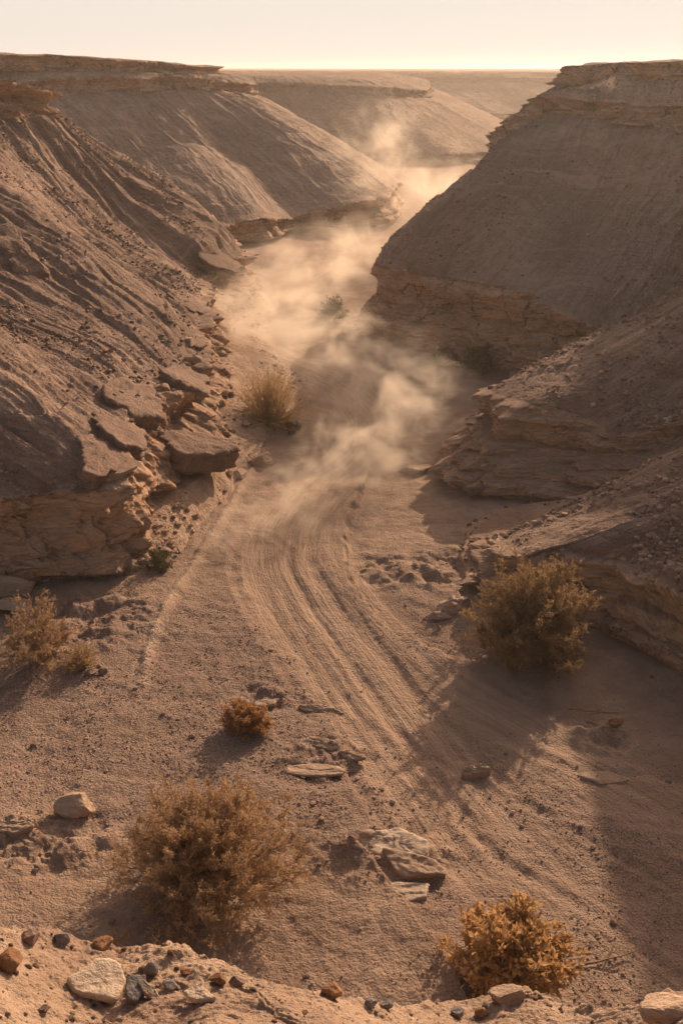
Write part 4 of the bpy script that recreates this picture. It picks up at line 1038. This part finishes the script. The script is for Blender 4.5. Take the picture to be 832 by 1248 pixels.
def shrub(name, loc, w, h, style, label, seed, leafmat, group=None, nst=60, sub=7, twig=5, lw=.02, ll=.06, lper=7, lean=(0, 0), outer=.35, stemr=.012, asym=0.25, dens=1.0):
    rs = np.random.RandomState(seed)
    root = bpy.data.objects.new(name, None); COL.objects.link(root); root.location = (loc[0], loc[1], loc[2] - .04)
    root.empty_display_size = .3
    tag(root, label, 'shrub', group)
    lines = []; rad_ = []; LP = []; LD = []
    R = w / 2
    lobes = rs.uniform(0, 6.28, 4); lamp = rs.uniform(.5, 1, 4)
    for i in range(nst):
        th = rs.uniform(0, 2 * math.pi); ph = rs.uniform(0, 1) ** .75                 # ph 0 up, 1 sideways
        el = ph * 1.35
        d = np.array([math.cos(th) * math.sin(el), math.sin(th) * math.sin(el), math.cos(el)])
        env = 1 / math.sqrt((d[0] / R) ** 2 + (d[1] / R) ** 2 + (d[2] / h) ** 2)
        lob = 1 + asym * (sum(a * math.cos(2 * (th - l)) for a, l in zip(lamp, lobes)) / 3) + rs.uniform(-.22, .12)
        ln = env * lob; d = d + np.array([lean[0], lean[1], 0])
        st = np.array([rs.randn() * R * .10, rs.randn() * R * .10, 0])
        main = grow(rs, st, d + np.array([0, 0, .25 * ph]), ln, 7, .45, droop=.25 * ph)
        lines.append(main); rad_.append(np.linspace(stemr, stemr * .35, 8))
        for j in range(sub):
            f = rs.uniform(outer, .97); q = f * 7; a = int(q); p = main[a] * (1 - q + a) + main[min(a + 1, 7)] * (q - a)
            dm = main[min(a + 1, 7)] - main[a]; dm /= np.linalg.norm(dm)
            d2 = dm + rs.randn(3) * .55; d2[2] += .25
            l2 = ln * rs.uniform(.16, .34) * (1.15 - f * .5)
            sb = grow(rs, p, d2, l2, 4, .4); lines.append(sb); rad_.append(np.linspace(stemr * .4, stemr * .18, 5))
            for k in range(twig):
                f2 = rs.uniform(.15, 1.0) * 4; b = min(int(f2), 3); p2 = sb[b] + (sb[b + 1] - sb[b]) * (f2 - b)
                d3 = (sb[b + 1] - sb[b]); d3 = d3 / np.linalg.norm(d3) + rs.randn(3) * .6
                l3 = l2 * rs.uniform(.25, .55)
                tw = grow(rs, p2, d3, l3, 2, .3); lines.append(tw); rad_.append(np.array([.0045, .003, .002]) * (stemr / .012) ** .5)
                nl = max(1, int(lper * rs.uniform(.6, 1.4)))
                fr = rs.rand(nl)[:, None]; seg = tw[0] + (tw[2] - tw[0]) * fr
                LP.append(seg); dd = (tw[2] - tw[0]) / max(l3, 1e-6)
                LD.append(dd[None] * .8 + rs.randn(nl, 3) * .55)
    for i in range(nst // 6):                                   # bare dead stems poking out
        th = rs.uniform(0, 6.28); el = rs.uniform(.1, 1.2)
        d = np.array([math.cos(th) * math.sin(el), math.sin(th) * math.sin(el), math.cos(el)])
        ln = rs.uniform(1.0, 1.35) / math.sqrt((d[0] / R) ** 2 + (d[1] / R) ** 2 + (d[2] / h) ** 2)
        m_ = grow(rs, (0, 0, 0), d, ln, 7, .5); lines.append(m_); rad_.append(np.linspace(stemr * .8, .003, 8))
        for q in (3, 4, 5, 6):
            lines.append(grow(rs, m_[q], (m_[q + 1] - m_[q]) / np.linalg.norm(m_[q + 1] - m_[q]) + rs.randn(3) * .6, ln * .16, 3, .4)); rad_.append(np.array([.004, .0035, .003, .002]))
    V, F = tubes(lines, rad_)
    V[:, 2] = np.maximum(V[:, 2], .01)
    make_mesh('branches', V, F, M_branch, False, parent=root)
    LP = np.concatenate(LP); LD = np.concatenate(LD)
    nL = len(LP)
    V, F = leaves(LP, LD, ll * rs.uniform(.5, 1.4, nL), lw * rs.uniform(.6, 1.3, nL), rs, .15)
    V[:, 2] = np.maximum(V[:, 2], .015)
    make_mesh('foliage', V, F, leafmat, False, parent=root)
    return root

def tuft(name, loc, w, h, n, label, seed, mat, blade=.02, cat='grass tuft', seedy=True, spread=.42):
    rs = np.random.RandomState(seed)
    root = bpy.data.objects.new(name, None); COL.objects.link(root); root.location = (loc[0], loc[1], loc[2] - .03); tag(root, label, cat)
    V = []; F = []; b = 0; HV = []
    for i in range(n):
        th = rs.uniform(0, 6.28); el = abs(rs.randn()) * spread
        el = min(el, 1.25)
        d = np.array([math.cos(th) * math.sin(el) * w / h, math.sin(th) * math.sin(el) * w / h, math.cos(el)])
        L = grow(rs, (rs.randn() * w * .09, rs.randn() * w * .09, 0), d, h * rs.uniform(.5, 1.1), 5, .18, droop=.5 * el)
        L[:, 2] = np.maximum(L[:, 2], .01)
        sd = np.cross(L[-1] - L[0], rs.randn(3)); sd /= np.linalg.norm(sd)
        ws = np.array([1, .9, .75, .6, .4, .1]) * blade
        q = np.stack([L - sd * ws[:, None] / 2, L + sd * ws[:, None] / 2], 1).reshape(-1, 3)
        V.append(q); i0 = np.arange(5) * 2 + b; F.append(np.stack([i0, i0 + 1, i0 + 3, i0 + 2], 1)); b += 12
        if seedy and rs.rand() < .6:
            m = 10; fr = rs.uniform(.6, 1, m) * 5; a = np.minimum(fr.astype(int), 4); pp = L[a] + (L[a + 1] - L[a]) * (fr - a)[:, None]
            HV.append((pp, (L[-1] - L[-2])[None] / np.linalg.norm(L[-1] - L[-2]) + rs.randn(m, 3) * .4))
    make_mesh('blades', np.concatenate(V), np.concatenate(F), mat, False, parent=root)
    if HV:
        pp = np.concatenate([a for a, _ in HV]); dd = np.concatenate([a for _, a in HV])
        v, f = leaves(pp, dd, h * .06, blade * .8, rs); make_mesh('seed_heads', v, f, mat, False, parent=root)
    return root

shrub('shrub', onG(250, 1078), 3.05, 1.55, 0, 'large feathery dry shrub, widest on the near left gravel', 21, M_feather, nst=125, sub=10, twig=6, ll=.055, lw=.011, lper=18, outer=.22, stemr=.010, asym=.3)
# sparse bare stems rising from it
shrub('shrub', onG(300, 889), 0.98, 0.55, 0, 'small orange dry shrub beside the tracks', 22, M_orange, nst=90, sub=8, twig=5, ll=.045, lw=.014, lper=8, stemr=.005)
shrub('shrub', onG(622, 1190), 1.62, 1.05, 0, 'golden shrub with broad curled dry leaves near the front bank', 23, M_gold, nst=90, sub=9, twig=3, ll=.11, lw=.06, lper=5, stemr=.008, outer=.35, asym=.12)
shrub('shrub', onG(648, 796), 2.6, 1.95, 0, 'big rounded olive bush against the right bank', 24, M_olive, nst=170, sub=10, twig=7, ll=.055, lw=.015, lper=18, outer=.22, asym=.12, stemr=.010)
shrub('shrub', onG(50, 802), 2.2, 1.15, 0, 'twiggy half bare bush with russet tips at the left edge', 25, M_feather, nst=60, sub=7, twig=6, ll=.05, lw=.011, lper=9, outer=.35, asym=.4, stemr=.010)
shrub('shrub', onG(100, 812), 0.9, 0.5, 0, 'low fuzzy cushion shrub clinging to the right of the twiggy bush', 26, M_straw, nst=40, sub=6, twig=4, ll=.04, lw=.009, lper=6, stemr=.006)
shrub('shrub', onG(192, 692), 0.85, 0.5, 0, 'small dark green shrub at the tip of the sandy apron', 27, M_green, nst=50, sub=6, twig=4, ll=.035, lw=.014, lper=6, stemr=.006)
tuft('grass_tuft', onG(330, 517), 2.3, 2.0, 620, 'tall straw coloured grass clump on the far left bend', 28, M_straw, .03, spread=.62)
shrub('shrub', onG(357, 526), 0.75, 0.42, 0, 'little dark green shrub under the tall grass clump', 29, M_green, nst=36, sub=5, twig=4, ll=.045, lw=.018, lper=5, stemr=.006)
shrub('shrub', onG(542, 446), 1.15, 0.9, 0, 'round green shrub left of its wider neighbour below the mesa cliff', 30, M_green, nst=50, sub=6, twig=4, ll=.07, lw=.03, lper=6)
shrub('shrub', onG(582, 456), 1.65, 1.15, 0, 'wider green shrub right of the round one below the mesa cliff', 31, M_green, nst=60, sub=6, twig=4, ll=.07, lw=.03, lper=6)
shrub('shrub', onG(404, 390), 1.5, 1.1, 0, 'dark shrub half veiled in dust by the far mesa nose', 32, M_green, nst=50, sub=6, twig=4, ll=.08, lw=.035, lper=6)
tuft('grass_tuft', onG(268, 502), .9, .4, 60, 'short dry tuft on the rubble left of the tall grass clump', 33, M_straw, .02, seedy=False)
_p = onRim(450, 1219)
if _p: tuft('dry_stems', _p, .16, .26, 9, 'few thin dry stems standing on the front bank', 34, M_feather, .004, 'dry stems')
_p = onRim(20, 1134)
for (px_, py_, an_, ln_, lab) in ((722, 869, -0.2, 1.0, 'longer dry stick lying in the shade above the reddish plate'), (738, 888, -0.45, .8, 'shorter crooked stick lying below the reddish plate'), (640, 1165 + 10, .35, 1.1, 'thin dead twig lying right of the golden bush')):
    c0 = onG(px_, py_) if lab[0] != 't' else onG(735, 1172)
    rs = np.random.RandomState(int(px_)); L = grow(rs, (-.5 * ln_, 0, .05), (1, 0, 0), ln_, 8, .35); L[:, 2] = .045 + 0.02 * np.abs(np.sin(np.arange(9)))
    L2 = grow(rs, L[4], (1, .8, 0), ln_ * .35, 4, .3); L2[:, 2] = .05
    V, F = tubes([L, L2], [np.linspace(.022, .008, 9), np.linspace(.012, .005, 5)], 5)
    o = make_mesh('stick', V, F, M_wood, True); o.location = c0; o.rotation_euler[2] = an_; tag(o, lab, 'stick')

# ------------------------------------------------------------------ dust
def dust_mat(name, dens, nscale, thr, seedv):
    m, t = new_mat(name)
    tc = t.n('ShaderNodeTexCoord')
    r = t.n('ShaderNodeVectorMath', operation='LENGTH'); t.l(tc.outputs['Object'], r.inputs[0])
    fall = t.ramp(r.outputs['Value'], [(0.0, (1,)), (0.35, (.8,)), (0.70, (.28,)), (0.88, (.05,)), (1.0, (0,))])
    ge = t.n('ShaderNodeNewGeometry')
    mp = t.n('ShaderNodeVectorMath', operation='ADD'); t.l(ge.outputs['Position'], mp.inputs[0]); mp.inputs[1].default_value = seedv
    wn = t.n('ShaderNodeTexNoise'); wn.inputs['Scale'].default_value = nscale * .7; wn.inputs['Detail'].default_value = 1; t.l(mp.outputs[0], wn.inputs['Vector'])
    wv = t.n('ShaderNodeVectorMath', operation='MULTIPLY_ADD'); t.l(wn.outputs['Color'], wv.inputs[0]); wv.inputs[1].default_value = (1.4 / nscale,) * 3; t.l(mp.outputs[0], wv.inputs[2])
    stretch = t.scale(wv.outputs[0], (1.0, .8, 1.3))
    n = t.noise(stretch, nscale * 1.5, 4, 0.6)
    thin = t.math('SUBTRACT', 1.0, fall)
    edge = t.math('ADD', thr - 0.02, t.math('MULTIPLY', thin, 0.16))
    f = t.math('MULTIPLY', t.math('MAXIMUM', t.math('SUBTRACT', t.math('ADD', n, 0.10), edge), 0.0), 9.0)
    sn = t.noise(stretch, nscale * .8, 2, 0.5)
    veil = t.math('MULTIPLY', t.math('MAXIMUM', t.math('SUBTRACT', sn, 0.42), 0.0), 0.4)
    f = t.math('ADD', t.math('MULTIPLY', f, 0.85), veil)
    f = t.math('MULTIPLY', t.math('MULTIPLY', f, t.math('POWER', fall, 1.1)), dens * 0.72)
    pv = t.n('ShaderNodeVolumePrincipled'); pv.inputs['Color'].default_value = (0.975, 0.875, 0.74, 1); pv.inputs['Anisotropy'].default_value = 0.4
    t.l(f, pv.inputs['Density'])
    o = t.n('ShaderNodeOutputMaterial'); t.l(pv.outputs[0], o.inputs['Volume'])
    return m
dIco = ICO[4]
def puff(px, py, z, rx, ry, rz_, dens, nscale, thr, label, rot=0.0):
    c = P(px, py, z)
    m = dust_mat('airborne dust', dens, nscale, thr, (px * .1, py * .07, 0))
    o = make_mesh('dust_cloud', dIco[0], dIco[1], m, True)
    o.location = c; o.scale = (rx, ry, rz_); o.rotation_euler[2] = rot
    return tag(o, label, 'dust cloud', None, 'stuff')
puff(312, 640, .45, 2.2, 3.8, 1.0, .55, .9, .60, 'thin veil of dust sweeping the left verge of the tracks', -.5)
puff(378, 600, .8, 2.9, 4.6, 1.5, .75, .8, .58, 'low streaming dust over the bend of the tracks', -.6)
puff(452, 545, 1.3, 3.0, 4.6, 2.1, .80, .65, .575, 'dense dust billow rising over the bend', -.4)
puff(497, 480, 2.0, 2.9, 4.8, 2.8, .62, .6, .58, 'upper curl of dust drifting before the mesa cliff', 0)
puff(425, 432, 2.1, 4.4, 7.0, 2.6, .58, .5, .58, 'pale dust spread over the middle of the canyon floor', 0)
puff(322, 386, 1.6, 5.4, 8.0, 2.6, .55, .42, .56, 'bright dust bank behind the left slope', .1)
puff(372, 332, 1.8, 5.8, 9.0, 3.2, .36, .38, .57, 'swirling dust below the middle spur', 0)
puff(448, 300, 1.6, 5.6, 10.0, 3.2, .42, .33, .56, 'dust wall between the two facing cliff noses', 0)
puff(525, 240, 4.2, 5.2, 10.0, 5.8, .30, .30, .575, 'tall dust plume standing beyond the mesa nose', 0)
puff(462, 188, 7.2, 4.4, 7.5, 5.2, .34, .30, .58, 'topmost wisp of dust curling above the far bend', 0)

# ------------------------------------------------------------------ haze
def haze(density):
    x0, x1, y0, y1, z0, z1 = -1560, 1560, -560, 1560, -2.2, 15.5
    V = [(x, y, z) for x in (x0, x1) for y in (y0, y1) for z in (z0, z1)]
    F = [(0, 1, 3, 2), (4, 6, 7, 5), (0, 4, 5, 1), (2, 3, 7, 6), (0, 2, 6, 4), (1, 5, 7, 3)]
    m, t = new_mat('warm haze')
    pv = t.n('ShaderNodeVolumePrincipled'); pv.inputs['Color'].default_value = (0.94, 0.84, 0.74, 1)
    pv.inputs['Anisotropy'].default_value = 0.55; pv.inputs['Density'].default_value = density
    o = t.n('ShaderNodeOutputMaterial'); t.l(pv.outputs[0], o.inputs['Volume'])
    ob = make_mesh('haze', V, F, m, False)
    tag(ob, 'warm dusty haze filling the canyon air', 'haze', None, 'stuff')
haze(0.0006)

# ------------------------------------------------------------------ light, sky, camera
SUN_EL, SUN_AZ = math.radians(22.0), math.radians(26.5)          # azimuth measured from +Y toward +X
sd = bpy.data.lights.new('sun', 'SUN'); sd.energy = 5.0; sd.angle = math.radians(0.5); sd.color = (1.0, 0.725, 0.51)
so = bpy.data.objects.new('sun', sd); COL.objects.link(so)
dirv = Vector((math.sin(SUN_AZ) * math.cos(SUN_EL), math.cos(SUN_AZ) * math.cos(SUN_EL), math.sin(SUN_EL)))
so.rotation_euler = dirv.to_track_quat('Z', 'Y').to_euler(); so.location = (20, 40, 60)

w = bpy.data.worlds.new('World'); SC.world = w; w.use_nodes = True
nt = w.node_tree; nt.nodes.clear()
sky = nt.nodes.new('ShaderNodeTexSky'); sky.sky_type = 'NISHITA'; sky.sun_disc = False
sky.sun_elevation = SUN_EL; sky.sun_rotation = SUN_AZ; sky.dust_density = 6.0; sky.air_density = 1.0; sky.ozone_density = 0.5
tint = nt.nodes.new('ShaderNodeMix'); tint.data_type = 'RGBA'; tint.blend_type = 'MULTIPLY'; tint.inputs[0].default_value = 1.0
tint.inputs[7].default_value = (1.32, 1.08, 0.97, 1)
bg = nt.nodes.new('ShaderNodeBackground'); bg.inputs[1].default_value = 0.10
wo = nt.nodes.new('ShaderNodeOutputWorld')
# dust layer of the sky: pale cream low down, thinning upward
tcw = nt.nodes.new('ShaderNodeTexCoord'); sxw = nt.nodes.new('ShaderNodeSeparateXYZ'); nt.links.new(tcw.outputs['Generated'], sxw.inputs[0])
mr = nt.nodes.new('ShaderNodeMapRange'); mr.interpolation_type = 'SMOOTHSTEP'
mr.inputs['From Min'].default_value = 0.07; mr.inputs['From Max'].default_value = 0.26; mr.inputs['To Min'].default_value = 1.0; mr.inputs['To Max'].default_value = 0.0
nt.links.new(sxw.outputs[2], mr.inputs['Value'])
dm = nt.nodes.new('ShaderNodeMix'); dm.data_type = 'RGBA'; dm.inputs[7].default_value = (8.0, 7.25, 6.4, 1)
nt.links.new(mr.outputs[0], dm.inputs[0])
nt.links.new(sky.outputs[0], tint.inputs[6]); nt.links.new(tint.outputs[2], dm.inputs[6]); nt.links.new(dm.outputs[2], bg.inputs[0]); nt.links.new(bg.outputs[0], wo.inputs[0])

cd = bpy.data.cameras.new('camera'); co = bpy.data.objects.new('camera', cd); COL.objects.link(co)
cd.sensor_fit = 'VERTICAL'; cd.sensor_height = 36.0; cd.lens = 36.0 * FPX / 1248.0
cd.clip_start = 0.1; cd.clip_end = 6000
co.location = (0, 0, CAMZ); co.rotation_euler = (math.pi / 2 - PITCH, 0, 0)
SC.camera = co
SC.view_settings.view_transform = 'Standard'; SC.view_settings.look = 'None'; SC.view_settings.exposure = 0.14; SC.view_settings.gamma = 1.0
SC.view_settings.use_curve_mapping = False
cy = SC.cycles
cy.max_bounces = 6; cy.diffuse_bounces = 3; cy.volume_bounces = 1; cy.transparent_max_bounces = 40
cy.volume_step_rate = 0.55; cy.volume_max_steps = 256
cy.use_denoising = True
SC.render.film_transparent = False
